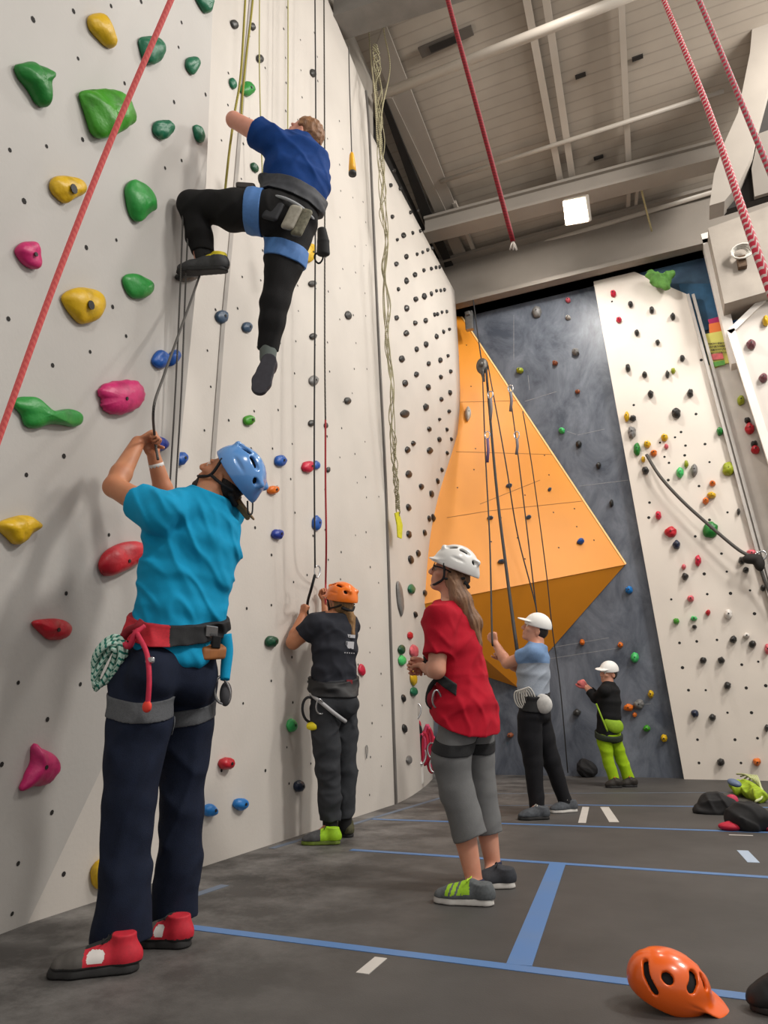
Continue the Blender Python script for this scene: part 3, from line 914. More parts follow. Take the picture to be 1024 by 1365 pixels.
for lab, col, out, h in BIG:
    o_ = hold(lab, col, 'near', out, h * 0.85, G_NEAR, rough=(0.06 if 'pleated' in lab else 0.16) if 'block' not in lab else 0.22, ridges=16 if 'pleated' in lab else (6 if 'craggy' in lab else 0), peak=(0.15, 0.1), bolt=any(k in lab for k in ('pocketed', 'magenta', 'red ')))

LEFT = [  # label, colour, x, y, rx, ry, rot, h
 ('yellow oval hold behind the navy trouser leg near the floor', 'yellow', 139, 1165, 14, 23, 8, .06),
  ('blue hold beside the two thin hanging ropes behind the belayer', 'blue', 242, 611, 8, 9, 0, .05),
 ('slim grey hold under the top edge left of the yellow ropes', 'charcoal', 313, 32, 4, 7, -25, .03),
 ('slim grey hold at the top edge behind the yellow ropes', 'charcoal', 337, 35, 3, 6, -25, .03),
 ('small grey hold on the thin yellow rope above the climber', 'charcoal', 347, 78, 4, 6, -20, .03),
 ('small grey hold high on the wall between two dark ropes', 'charcoal', 418, 97, 3.5, 6, -20, .03),
 ('small blue-green hold left of the yellow ropes above the climber elbow', 'teal green', 311, 111, 4, 8, -20, .03),
 ('round green hold right of the yellow ropes above the climber elbow', 'leaf green', 331, 118, 9, 10, -10, .05),
 ('slim dark green hold below the climber upper arm', 'dark green', 340, 223, 4, 7.5, -30, .03),
 ('yellow hold behind the black bag at the climber hip', 'yellow', 414, 337, 7, 13, 5, .05),
 ('dark blue ring hold on the grey joint below the climber shoe', 'slate blue', 297, 422, 8, 9, -20, .04),
 ('grey-blue ring hold left of the climber hanging shin', 'slate blue', 330.5, 436, 6.5, 7.5, -20, .035),
 ('dark hold on the black ropes just below the climber hip', 'charcoal', 417, 378, 5, 4.5, 0, .03),
 ('dark oval hold alone near the grey seam level with the climber shin', 'charcoal', 465, 420, 4, 6, -20, .03),
 ('dark hold on the black ropes level with the climber shin', 'charcoal', 418, 448, 4.5, 4.5, 0, .03),
 ('grey ring hold on the black ropes level with the climber foot', 'grey', 419, 507, 6, 7, 0, .035),
 ('dark oval hold below the lone oval hold near the seam', 'charcoal', 464, 534, 4, 5, -15, .03),
 ('dark hold on the black rope above the red round hold', 'charcoal', 416, 564, 4, 4.5, 0, .03),
 ('small dark hold where the red rope begins', 'charcoal', 435, 567, 2.6, 4, 0, .02),
 ('round green hold under the climber foot', 'bright green', 333, 560, 7, 7, 0, .045),
 ('round blue hold right of the blue helmet', 'blue', 375, 614, 7.5, 8, 0, .045),
 ('round crimson hold on the black rope', 'crimson', 412, 622, 8, 8, 0, .05),
 ('blue hold half hidden behind the crimson hold', 'blue', 422, 620, 5, 6, 0, .03),
 ('small dark hold right of the red rope below its start', 'charcoal', 438, 626, 2.6, 3.6, 0, .02),
 ('orange hold touching the back of the blue helmet', 'orange', 365, 653, 7, 6, 0, .045),
 ('blue half-round hold on the rope above the orange helmet', 'blue', 423, 697, 5.5, 10, 0, .04),
 ('dark blue hold right of the blue-shirted shoulder', 'indigo', 371, 712, 7, 7, 0, .05),
 ('dark green round hold left of the bent elbow', 'dark green', 363, 855, 7.5, 8, 0, .05),
 ('slim red hold right of the dark shirt beside the seam', 'crimson', 483, 893, 4, 8, -8, .035),
 ('mint green flat hold left of the grey trousers', 'mint green', 390, 967, 6.5, 9, 0, .04),
 ('round red hold low on the wall right of the navy trousers', 'red', 303, 1018, 8.5, 8.5, 0, .06),
 ('round blue hold near the floor, the one next to the navy trousers', 'pale blue', 281.5, 1080, 8.5, 9, 0, .055),
 ('round blue hold near the floor, the one farther from navy trousers', 'pale blue', 322, 1072, 8.5, 8.5, 0, .055),
 ('dark navy hold low beside the grey trousers knee', 'navy', 400, 1048, 6, 8, 0, .05)]
for lab, col, x, y, rx, ry, rot, h in LEFT:
    hold(lab, col, 'left', ellipse(x, y, rx, ry, rot, jit=0.06, seed=int(x * y)), h, 'small holds on the main white wall', bolt=rx > 5)

# --- rows of dark grips on the far panel
def q1(l): return [(480 + a / 3.1, 200 + b / 3.1, rx / 3.1, ry / 3.1) for a, b, rx, ry in l]
def q2(l): return [(480 + a / 2.844, 620 + b / 2.844, rx / 2.844, ry / 2.844) for a, b, rx, ry in l]
FAR = q1([(140, 85, 8, 9), (128, 145, 4, 9), (168, 158, 5, 9), (210, 257, 4, 8), (240, 250, 4, 8), (135, 275, 5, 9), (182, 352, 8, 12), (155, 370, 3, 7), (219, 342, 3, 8), (250, 334, 3, 8), (193, 440, 7, 12), (152, 470, 7, 10), (237, 430, 3, 8), (260, 422, 3, 8), (281, 412, 4, 8), (300, 405, 3, 8),
    (194, 540, 8, 14), (229, 515, 8, 11), (265, 497, 4, 9), (296, 490, 4, 9), (315, 485, 3, 8), (330, 483, 3, 8), (160, 575, 4, 9), (195, 653, 9, 14), (232, 616, 8, 11), (267, 604, 8, 14), (296, 593, 4, 11), (317, 581, 3, 8), (335, 580, 3, 8), (350, 577, 3, 8),
    (153, 693, 7, 11), (193, 757, 10, 13), (230, 714, 7, 11), (273, 704, 8, 11), (310, 680, 4, 10), (322, 678, 3, 9), (340, 670, 3, 8), (360, 667, 3, 8), (236, 823, 7, 12), (275, 803, 8, 13), (318, 770, 6, 12), (347, 750, 4, 10), (371, 740, 4, 7),
    (175, 863, 11, 14), (235, 927, 8, 12), (286, 882, 7, 11), (334, 868, 7, 12), (365, 850, 4, 8), (189, 963, 11, 15), (284, 980, 9, 13), (336, 937, 6, 10), (376, 915, 5, 9), (187, 1090, 20, 16), (275, 1062, 11, 15), (338, 1030, 6, 10), (374, 1002, 6, 12),
    (288, 1153, 7, 11), (330, 1113, 4, 7), (370, 1080, 6, 8), (222, 1212, 7, 11), (199, 1238, 10, 14), (291, 1241, 11, 14), (330, 1196, 7, 11), (361, 1155, 4, 9), (379, 1195, 3, 9), (340, 1322, 4, 10), (362, 1252, 4, 9)]) + \
   q2([(187, 34, 11, 14), (235, 81, 8, 12), (273, 109, 8, 13), (296, 60, 4, 12), (186, 160, 8, 13), (264, 203, 5, 12), (280, 200, 6, 15), (188, 262, 8, 15), (247, 256, 5, 12), (195, 357, 9, 16), (223, 334, 7, 13), (248, 484, 6, 11), (212, 566, 5, 13), (167, 884, 6, 15), (171, 998, 7, 17)])
ORD = ['first', 'second', 'third', 'fourth', 'fifth', 'sixth', 'seventh', 'eighth', 'ninth', 'tenth', 'eleventh', 'twelfth', 'thirteenth', 'fourteenth', 'fifteenth', 'sixteenth', 'seventeenth', 'eighteenth', 'nineteenth', 'twentieth']
FAR.sort(key=lambda q: q[1] - 0.0)
rows = []
for q in FAR:
    yl = q[1] + 0.33 * (q[0] - 540)        # the rows slope with the perspective
    for r in rows:
        if abs(r[0] - yl) < 12: r[1].append(q); break
    else: rows.append([yl, [q]])
rows.sort(key=lambda r: r[0])
for i, (yl, r) in enumerate(rows):
    r.sort()
    for j, (x, y, rx, ry) in enumerate(r):
        rw = f'row {i + 1} from top'
        hold(f'black hold on the bulging far panel, {rw}, {ORD[j]} from the seam', 'black', 'far', ellipse(x, y, rx, ry, -12, 12, 0.08, int(x * y)), 0.03, 'black holds on the bulging far panel', bolt=False, K=4)
for lab, col, x, y, rx, ry, h in [
    ('dark green hold beside the orange volume edge on the far panel', 'dark green', 587, 669, 2, 4.5, .03), ('green oval hold left of the white helmet on the far panel', 'teal green', 549.5, 785, 4, 6.5, .04),
    ('long rough grey hold on the far panel near the seam', 'grey', 534, 797, 3.8, 24, .03), ('dark red hold above the striped hold by the red sleeve', 'red', 547.5, 847, 3.2, 5, .03),
    ('green top hold of the totem by the seam', 'dark green', 536.5, 866, 4, 6.5, .04), ('green and white hold below the green hold by the seam', 'mint green', 537, 880, 4.5, 7, .04),
    ('pink patterned hold touching the red sleeve', 'pink', 553, 868, 5, 9, .04), ('yellow hold by the elbow of the red shirt', 'yellow', 552, 904, 3.8, 10, .04), ('small green hold under the yellow hold by the elbow', 'teal green', 552.5, 922, 4, 6, .04),
    ('grey hold low on the far panel behind the hanging slings', 'grey', 546, 1013, 3, 6, .03)]:
    hold(lab, col, 'far', ellipse(x, y, rx, ry, -6, 14, 0.08, int(x)), h, 'coloured holds on the bulging far panel', bolt=False, K=5)

# --- beige panel, slate panel, orange volume
def b1(l): return [(c, w_, 780 + a / 3.689, 330 + b / 3.689, rx / 3.689, ry / 3.689) for c, w_, a, b, rx, ry in l]
def b2(l): return [(c, w_, 780 + a / 3.59, 680 + b / 3.59, rx / 3.59, ry / 3.59) for c, w_, a, b, rx, ry in l]
def s1(l): return [(c, 'slate', 680 + a / 4.267, 380 + b / 4.267, rx / 4.267, ry / 4.267) for c, a, b, rx, ry in l]
B = 'beige'
PAN = b1([('crimson', B, 138, 225, 14, 15), ('black', B, 223, 277, 12, 15), ('black', B, 328, 305, 12, 16), ('black', B, 432, 338, 13, 16), ('crimson', B, 166, 354, 13, 13), ('black', B, 254, 417, 11, 15), ('black', B, 357, 465, 11, 13), ('black', B, 479, 542, 13, 15),
   ('black', B, 211, 590, 12, 18), ('black', B, 293, 623, 13, 15), ('black', B, 405, 622, 10, 18), ('olive', B, 434, 605, 11, 14), ('black', B, 322, 719, 15, 18), ('black', B, 517, 715, 16, 20), ('black', B, 449, 812, 22, 26), ('black', B, 235, 838, 16, 14), ('yellow', B, 205, 830, 13, 25),
   ('grey', B, 230, 908, 20, 30), ('green', B, 255, 990, 18, 32), ('yellow', B, 306, 966, 18, 18), ('orange', B, 338, 1008, 16, 16), ('yellow', B, 286, 1040, 11, 14), ('black', B, 296, 1095, 18, 18), ('yellow', B, 390, 932, 18, 18), ('pink', B, 400, 977, 11, 13),
   ('mint green', B, 467, 1105, 19, 26), ('olive', B, 498, 1063, 11, 19), ('grey', B, 537, 1092, 16, 32), ('olive', B, 705, 1087, 30, 34), ('orange', B, 627, 1158, 16, 13), ('yellow', B, 622, 1217, 22, 15), ('orange', B, 594, 1245, 16, 17), ('crimson', B, 361, 1315, 15, 21),
   ('green', B, 663, 902, 16, 20), ('black', B, 755, 1298, 8, 16), ('olive', 'strip', 767, 750, 18, 24), ('black', 'strip', 800, 848, 16, 14), ('red', 'strip', 810, 888, 24, 28), ('black', 'strip', 832, 965, 18, 16), ('red', 'strip', 838, 992, 22, 22),
   ('maroon', 'farright', 818, 474, 25, 22), ('maroon', 'farright', 877, 640, 21, 23), ('yellow', 'farright', 888, 357, 16, 26)]) + \
  b2([('red', B, 410, 103, 29, 25), ('navy', B, 438, 165, 19, 21), ('crimson', B, 541, 240, 15, 26), ('pink', B, 473, 271, 11, 13), ('black', B, 479, 317, 16, 17), ('pink', B, 506, 423, 16, 16), ('bright green', B, 436, 531, 15, 15), ('mint green', B, 521, 518, 16, 12),
   ('black', B, 524, 558, 12, 9), ('red', B, 589, 490, 12, 14), ('white', B, 686, 497, 20, 23), ('black', B, 710, 618, 18, 18), ('black', B, 803, 641, 18, 18), ('white', B, 773, 600, 16, 13), ('pink', B, 872, 664, 13, 27), ('black', B, 565, 719, 16, 16), ('black', B, 652, 718, 17, 17),
   ('black', B, 682, 839, 18, 18), ('navy', B, 526, 973, 19, 19), ('black', B, 610, 991, 17, 17), ('black', B, 651, 1207, 19, 19), ('orange', B, 823, 1206, 20, 20), ('black', B, 870, 1043, 11, 18), ('green', B, 600, 92, 38, 40), ('pink', B, 797, 205, 26, 18), ('black', B, 752, 240, 18, 18),
   ('black', B, 770, 285, 15, 15), ('black', B, 850, 372, 11, 15),
   ('pale blue', 'slate', 211, 382, 19, 19), ('orange', 'slate', 169, 645, 13, 14), ('mint green', 'slate', 238, 706, 21, 25), ('yellow', 'slate', 315, 880, 15, 19), ('grey', 'slate', 258, 930, 26, 24), ('orange', 'slate', 208, 945, 24, 18), ('orange', 'slate', 238, 980, 11, 12),
   ('bright green', 'slate', 295, 1045, 17, 17), ('yellow', 'slate', 378, 1092, 17, 19)]) + \
  s1([('grey', 152, 150, 28, 30), ('pink', 330, 84, 15, 14), ('pale grey', 330, 183, 16, 12), ('grey', 372, 378, 22, 20), ('brown', 256, 442, 17, 13), ('olive', 55, 484, 22, 15), ('brown', 384, 604, 15, 11), ('mint green', 294, 826, 18, 17), ('black', 390, 905, 18, 20), ('black', 503, 1025, 14, 18), ('black', 577, 1240, 12, 20)]) + \
  [('orange', 'slate', 776, 856, 3.5, 4), ('charcoal', 'slate', 769, 950, 5, 5), ('brown', 'slate', 680, 980, 4.5, 3.5),
   ('blue', 'orange', 774.7, 721, 4.5, 3.6), ('pale grey', 'orange', 624, 551, 4, 9), ('slate blue', 'orange', 679, 647, 4.2, 2.1), ('slate blue', 'orange', 733, 652, 2.4, 2.4), ('slate blue', 'orange', 654, 690, 4.2, 1.8), ('slate blue', 'orange', 705, 689, 3.8, 2.4), ('slate blue', 'orange', 669, 748, 4.9, 2.4)]
WNAME = {'beige': 'beige panel', 'strip': 'narrow strip beside the beige panel', 'farright': 'pale panel at the right picture edge', 'slate': 'slate grey wall', 'orange': 'orange volume'}
byk = {}
for q in PAN: byk.setdefault((q[0], q[1]), []).append(q)
for (col, wh), l in byk.items():
    l.sort(key=lambda q: q[3])
    for i, (c, w_, x, y, rx, ry) in enumerate(l):
        if len(l) == 1: lab = f'only {c} hold on the {WNAME[wh]}'
        elif i == 0: lab = f'highest {c} hold on the {WNAME[wh]}'
        elif i == len(l) - 1: lab = f'lowest {c} hold on the {WNAME[wh]}'
        elif i < len(l) / 2: lab = f'{c} hold on the {WNAME[wh]}, {ORD[i]} of its colour from the top'
        else: lab = f'{c} hold on the {WNAME[wh]}, {ORD[len(l) - 1 - i]} of its colour from the floor'
        hold(lab, c, wh, ellipse(x, y, rx, ry, 0, 14, 0.1, int(x * 3 + y)), min(0.09, 0.012 * (rx + ry) * (0.8 if c != 'grey' else 0.9)), f'{c} holds on the {WNAME[wh]}', bolt=rx > 3.5, K=5)
# ---------------------------------------------------------------- people
def idir(ix, iy, dp, h):
    """direction given as right, down and away amounts as the picture shows them"""
    return unit(RIGHT * ix - UP * iy + np.asarray(h) * dp)

def skin_mat(name, rgb):
    r2 = tuple(int(v * k) for v, k in zip(rgb, (0.93, 0.84, 0.8)))
    return mat(name, rgb, 0.5, 0, 9, 0.05, 300, rgb2=r2, sss=0.12, thr=(0.35, 0.8))

def cloth(name, rgb, rough=0.85, k=0.14, bump=0.3, bscale=420, stretch=(1, 1, 1)):
    return mat(name, rgb, rough, k, 22, bump, bscale, detail=6, spec=0.25, stretch=stretch)

M_EYE = mat('eye white', (228, 222, 214), 0.25); M_IRIS = mat('eye iris', (52, 38, 28), 0.2)
M_BLACKWEB = mat('black webbing', (30, 30, 32), 0.8, 0.3, 120, 0.3, 400)
M_GREYWEB = mat('grey webbing', (86, 88, 92), 0.8, 0.25, 120, 0.3, 400)
M_PAD = mat('black foam liner', (22, 22, 23), 0.9)
M_METAL = mat('polished alloy', (196, 196, 198), 0.25, 0.1, 20, metal=0.9)

class Person:
    def __init__(self, label, g, near_off=0.0):
        g = np.array([g[0], g[1], 0.0])
        self.h = unit(np.array([g[0], g[1], 0.0])); self.g = g
        self.root = thing('person', label, 'person', g)
        self.J = {}
    def p(self, px, py, off=0.0):
        return hit(px, py, self.g + self.h * off, self.h)
    def d(self, ix, iy, dp):
        return idir(ix, iy, dp, self.h)
    def joints(self, **kw):
        for k, v in kw.items(): self.J[k] = self.p(*v)
        return self.J

def limb(S, pts, radii, k=0.015, flat_b=False, flat_a=False):
    for i in range(len(pts) - 1):
        S.cap(pts[i], pts[i + 1], radii[i], radii[i + 1], k, flat_b=flat_b and i == len(pts) - 2, flat_a=flat_a and i == 0)
    return S

def muscled(S, a, b, r0, r1, bulge=0.15, at_=0.35, k=0.015):
    """one limb segment with a belly of muscle"""
    m = a + (b - a) * at_
    rm = (r0 + (r1 - r0) * at_) * (1 + bulge)
    S.cap(a, m, r0, rm, k); S.cap(m, b, rm, r1, k)

def head_frame(f, u):
    f = unit(f); r = unit(np.cross(f, u)); u = np.cross(r, f)
    return f, u, r

def head(S, C, f, u, s=1.0, neck=None, neck_r=0.056, female=False, jaw=1.0):
    f, u, r = head_frame(f, u)
    A = (r, f, u)
    q = lambda a, b, c: C + (f * a + u * b + r * c) * s
    S.ell(q(-0.012, 0.022, 0), np.array([0.074, 0.094, 0.088]) * s, A, 0.02)
    S.ell(q(0.026, -0.045, 0), np.array([0.056 * jaw, 0.064, 0.072]) * s, A, 0.025)
    S.ell(q(0.062, -0.098, 0), np.array([0.024, 0.022, 0.018]) * s, A, 0.02)             # chin
    for sd in (-1, 1):
        S.cap(q(-0.005, -0.065, 0.05 * sd), q(0.055, -0.095, 0.02 * sd), 0.016 * s, 0.014 * s, 0.02)    # jaw line
        S.ell(q(0.062, -0.02, 0.04 * sd), np.array([0.022, 0.022, 0.018]) * s, A, 0.02)  # cheekbone
        S.ell(q(0.074, 0.026, 0.03 * sd), np.array([0.026, 0.014, 0.010]) * s, A, 0.012)  # brow
        S.sph(q(0.087, 0.004, 0.033 * sd), 0.014 * s, 0.008, 's')                          # eye socket
        S.ell(q(0.075, 0.004, 0.032 * sd), np.array([0.017, 0.012, 0.008]) * s, A, 0.004)  # lids
        ef = unit(f * 0.35 + r * sd * 1.0)
        S.ell(q(-0.012, -0.012, 0.079 * sd), np.array([0.008, 0.022, 0.033]) * s, (unit(r * sd + f * 0.35), unit(f - r * sd * 0.35 - u * 0.15), u), 0.006)   # ear
        S.ell(q(-0.008, -0.010, 0.089 * sd), np.array([0.007, 0.011, 0.018]) * s, (unit(r * sd + f * 0.35), unit(f - r * sd * 0.35), u), 0.004, 's')
        S.sph(q(0.1, -0.034, 0.012 * sd), 0.009 * s, 0.008)                               # nostril wing
    S.cap(q(0.086, 0.012, 0), q(0.108, -0.028, 0), 0.009 * s, 0.0115 * s, 0.012)           # nose
    S.cap(q(0.084, -0.058, -0.018), q(0.084, -0.058, 0.018), 0.007 * s, k=0.006); S.cap(q(0.083, -0.069, -0.015), q(0.083, -0.069, 0.015), 0.008 * s, k=0.006)
    S.cap(q(0.092, -0.0635, -0.02), q(0.092, -0.0635, 0.02), 0.003 * s, k=0.003, op='s')   # mouth line
    if neck is not None:
        S.cap(q(-0.025, -0.05, 0), neck, neck_r * s, neck_r * 1.12 * s, 0.03)

def eyes(P, C, f, u, s=1.0):
    f, u, r = head_frame(f, u)
    for sd in (-1, 1):
        c = C + (f * 0.0755 + u * 0.004 + r * 0.033 * sd) * s
        E = SDF(0.0022); E.sph(c, 0.0125 * s, 0)
        E.obj('eye', [M_EYE, M_IRIS], P.root, color=lambda m, c=c: ((m - c) @ f > 0.0105 * s).astype(np.int32))

def hand(S, w, d, n, thumb, curl=(60, 70, 50), s=1.0, spread=0.2):
    """palm, four fingers of unequal length bent towards n, and a thumb from the side of the palm"""
    d = unit(d); n = unit(n - d * (n @ d)); t = np.cross(d, n) * thumb
    S.ell(w + d * 0.046 * s, np.array([0.04, 0.05, 0.0165]) * s, (t, d, n), 0.012)
    S.ell(w + d * 0.07 * s, np.array([0.041, 0.026, 0.014]) * s, (t, d, n), 0.01)
    for i, (o, L) in enumerate(((0.030, 0.072), (0.0105, 0.080), (-0.0095, 0.074), (-0.028, 0.058))):
        a = w + (d * (0.086 - 0.004 * abs(i - 1)) + t * o) * s
        ang = 0.0; dd = unit(d + t * spread * (1 - i) * 0.25); r = (0.0092 - 0.0006 * (i == 3)) * s
        S.cap(w + (d * 0.05 + t * o * 0.7) * s, a, r * 1.15, r, 0.008)
        for seg, cu in zip((0.45, 0.31, 0.24), curl):
            ang += math.radians(cu * (1 + 0.06 * i))
            v = dd * math.cos(ang) + n * math.sin(ang)
            b = a + v * L * seg * s
            S.cap(a, b, r, r * 0.9, 0.0025); a = b; r *= 0.9
    a = w + (d * 0.02 + t * 0.028) * s
    b = a + unit(d * 0.75 + t * 0.65 + n * 0.35) * 0.042 * s
    c = b + unit(d * 0.8 + t * 0.1 + n * 0.75) * 0.034 * s
    e = c + unit(d * 0.55 - t * 0.3 + n * 0.8) * 0.026 * s
    S.cap(a, b, 0.0145 * s, 0.0115 * s, 0.008); S.cap(b, c, 0.011 * s, 0.0098 * s, 0.003); S.cap(c, e, 0.0098 * s, 0.0085 * s, 0.003)

def shoe(P, heel, toe, mats, high=0.10, wide=0.095, sole_t=0.028, laces=None, up=None, color=None, ankle=None, sole_m=None, h=0.004, kick=0.012):
    """upper with collar, a moulded sole and laces; heel / toe are the ends of the sole"""
    up = np.array([0, 0, 1.0]) if up is None else unit(up)
    heel, toe = np.asarray(heel, float), np.asarray(toe, float)
    L = np.linalg.norm(toe - heel); f = unit(toe - heel); up = unit(up - f * (up @ f)); sd = np.cross(f, up)
    q = lambda a, b, c=0.0: heel + f * a * L + up * b + sd * c
    ax = (f, sd, up)
    U = SDF(h)
    W = wide / 2
    U.ell(q(0.14, 0.04), (0.14 * L, W * 0.78, 0.045), ax, 0.02)
    U.loft([(q(0.12, 0.045), sd, W * 0.74, 0.045), (q(0.45, 0.04), sd, W * 0.82, 0.042), (q(0.68, 0.034), sd, W * 0.98, 0.038), (q(0.86, 0.028), sd, W * 0.86, 0.031)], 0.02, cap=1.25)
    U.cap(q(0.17, 0.06), q(0.17, high), 0.042, 0.041, 0.02, flat_b=True)
    U.cap(q(0.34, 0.075), q(0.6, 0.05), 0.026, 0.022, 0.02)
    U.cut(q(0, sole_t * 0.8), -up)
    o = U.obj('shoe', mats, P.root, color=(lambda m: color(((m - heel) @ f) / L, (m - heel) @ up, (m - heel) @ sd)) if color else None)
    B = SDF(h)
    B.loft([(q(0.12, 0.0), sd, W * 0.80, 0.05), (q(0.42, 0.0), sd, W * 0.86, 0.05), (q(0.70, 0.0), sd, W * 1.02, 0.05), (q(0.87, 0.0), sd, W * 0.82, 0.05)], 0.01, cap=0.95, power=2.6)
    B.cut(q(0, sole_t), up); B.cut(q(0, 0.0015), -up)
    B.obj('sole', sole_m, o)
    if laces is not None:
        M = MB()
        for i in range(4):
            a = 0.38 + i * 0.075; hh = 0.098 - i * 0.010
            M.tube(catmull([q(a, hh - 0.02, -0.024), q(a + 0.03, hh, 0.0), q(a, hh - 0.02, 0.024)], 4), 0.0028, 5)
            M.tube(catmull([q(a + 0.06, hh - 0.026, -0.024), q(a + 0.03, hh + 0.001, 0.0), q(a + 0.06, hh - 0.026, 0.024)], 4), 0.0028, 5)
        for s_ in (-1, 1):
            M.tube(catmull([q(0.38, 0.094, 0), q(0.36, 0.105, 0.02 * s_), q(0.40, 0.095, 0.035 * s_), q(0.39, 0.088, 0.008 * s_)], 5), 0.0026, 5)
        M.build('laces', laces, o, smooth=True)
    return o

def helmet(P, C, f, u, shell_m, s=1.0, brim=0.0, vents=True, strap_m=None, parent=None, cutdrop=0.0, h=0.004, tilt=0.12, strap=True, size=(0.110, 0.128, 0.122), thick=0.011, back=0.022, plain=False):
    """climbing helmet: vented shell, dark liner, chin strap"""
    f, u, r = head_frame(f, u); A = (r, f, u)
    q = lambda a, b, c=0.0: C + (f * a + u * b + r * c) * s
    parent = parent or P.root
    c0 = q(-0.016, 0.028)
    sz = np.array(size) * s
    H = SDF(h)
    H.ell(c0, sz, A, 0.0)
    if not plain: H.cap(q(-0.118, 0.0), q(-0.12, 0.03), 0.03 * s, 0.03 * s, 0.03)
    if brim:
        H.ell(q(0.085 + brim * 0.4, 0.018), np.array([0.075, 0.05 + brim * 0.6, 0.010]) * s, (r, unit(f - u * 0.25), unit(u + f * 0.25)), 0.018)
    for a in () if plain else (-0.5, 0.5):                                                                # raised ridges
        H.cap(q(0.09, 0.095, a * 0.06), q(-0.11, 0.105, a * 0.08), 0.012 * s, 0.014 * s, 0.02)
    I = SDF(h); I.ell(c0 - u * 0.004 * s, sz - thick * s, A, 0.0)
    n = unit(-u + f * tilt)
    H.sub(I)
    H.cut(q(0.0, 0.0 + cutdrop), unit(-u * 1.0 - f * tilt))
    if vents and plain:
        def sp(az, el, k=0.97):
            a, e = math.radians(az), math.radians(el)
            return c0 + (f * math.cos(a) * math.cos(e) * sz[1] + r * math.sin(a) * math.cos(e) * sz[0] + u * math.sin(e) * sz[2]) * k
        for sd in (-1, 1):
            for a, b, rr in (((60, 30), (40, 52), .0125), ((98, 36), (102, 38), .014), ((150, 40), (112, 6), .009), ((24, 30), (16, 44), .009)):
                p_ = [sp(sd * (a[0] + (b[0] - a[0]) * t), a[1] + (b[1] - a[1]) * t) for t in (0, .5, 1)]
                H.cap(p_[0], p_[1], rr, rr, 0.003, 's'); H.cap(p_[1], p_[2], rr, rr, 0.003, 's')
    elif vents:
        for sd in (-1, 1):
            for a0, a1, b, cc in ((0.075, 0.03, 0.105, 0.045), (0.0, -0.045, 0.122, 0.06), (-0.075, -0.105, 0.09, 0.06), (0.03, -0.05, 0.072, 0.105)):
                H.cap(q(a0, b, cc * sd), q(a1, b + (0.006 if a0 < 0.05 else 0.012), cc * sd * 1.05), 0.0115 * s, 0.0125 * s, 0.004, 's')
    o = H.obj('helmet', shell_m, parent)
    B = SDF(h); B.ell(c0 - u * 0.006 * s, sz - (thick + 0.002) * s, A, 0.0); B.cut(q(0, 0.008 + cutdrop), unit(-u - f * tilt))
    B.obj('liner', M_PAD, o)  # solid dark filling, added so the vents look shaded inside
    if strap:
        M = MB()
        for sd in (-1, 1):
            M.tube(catmull([q(0.05, 0.02, 0.09 * sd), q(0.015, -0.05, 0.083 * sd), q(0.035, -0.098, 0.05 * sd), q(0.055, -0.122, 0.0)], 6), 0.0065 * s, 6)
            M.tube(catmull([q(-0.085, 0.0, 0.075 * sd), q(-0.04, -0.03, 0.089 * sd), q(0.015, -0.055, 0.082 * sd)], 6), 0.0065 * s, 6)
        M.tube(catmull([q(-0.09, -0.02, -0.07), q(-0.125, -0.035, 0), q(-0.09, -0.02, 0.07)], 6), 0.012 * s, 6)
        M.build('chin_strap', strap_m or M_BLACKWEB, o, smooth=True)
    return o

def cap_hat(P, C, f, u, m, s=1.0, visor=0.075):
    """brimmed white helmet-cap: round crown with a stiff visor"""
    f, u, r = head_frame(f, u); A = (r, f, u)
    q = lambda a, b, c=0.0: C + (f * a + u * b + r * c) * s
    H = SDF(0.005)
    H.ell(q(-0.012, 0.03), np.array([0.096, 0.116, 0.108]) * s, A, 0.0); H.cut(q(0, 0.018), unit(-u - f * 0.1))
    H.ell(q(0.1, 0.04), np.array([0.078, visor, 0.008]) * s, (r, unit(f - u * 0.12), unit(u + f * 0.12)), 0.012)
    I = SDF(0.005); I.ell(q(-0.012, 0.02), np.array([0.084, 0.104, 0.096]) * s, A, 0.0); H.sub(I)
    return H.obj('cap', m, P.root)

def wrinkle(lo, hi, dirs, amp, freq, seed=0, n=9, spread=0.45):
    """irregular soft folds; each direction is the one ACROSS which the cloth buckles"""
    r_ = random.Random(seed); sets = []
    for d in dirs:
        d = unit(d); ws = []
        for _ in range(n):
            v = unit(d + np.array([r_.gauss(0, spread) for _ in range(3)])) * freq * r_.uniform(0.5, 1.4)
            ws.append((v, r_.uniform(0, 6.28)))
        sets.append(ws)
    def fn(x, y, z):
        o = 0
        for ws in sets:
            s = 0
            for v, p in ws:
                s = s + np.sin(x * v[0] + y * v[1] + z * v[2] + p)
            s = s / math.sqrt(n)
            o = o - amp * np.exp(-(s * 1.5) ** 2) + amp * 0.35 * np.clip(s, 0, 2)
        return o
    return fn

def yoke(S, secs, J, r=0.066):
    """cloth over the shoulders"""
    for a in 'LR':
        S.cap(secs[-1][0] + (J['sh' + a] - secs[-1][0]) * 0.35, J['sh' + a], r, r + 0.004, 0.03)
    return S

def torso_body(S, secs, scale=0.86, k=0.03):
    S.loft([(c, l, a * scale, b * scale) for c, l, a, b in secs], k)

def band(S0, P, name, m, p0, axis, hw, infl, parent=None, h=0.004, ext=0.3, cuts=()):
    """belt or loop hugging a garment: the garment grown by infl and trimmed to a slab"""
    axis = unit(axis); p0 = np.asarray(p0, float)
    B = S0.clone(infl, h); B.cut(p0 + axis * hw, axis); B.cut(p0 - axis * hw, -axis)
    for c, n in cuts: B.cut(c, n)
    return B.obj(name, m, parent or P.root, lo=p0 - ext, hi=p0 + ext, relax=1)

def leg_sdf(pts, radii, h=0.005, k=0.01):
    S = SDF(h); limb(S, pts, radii, k); return S

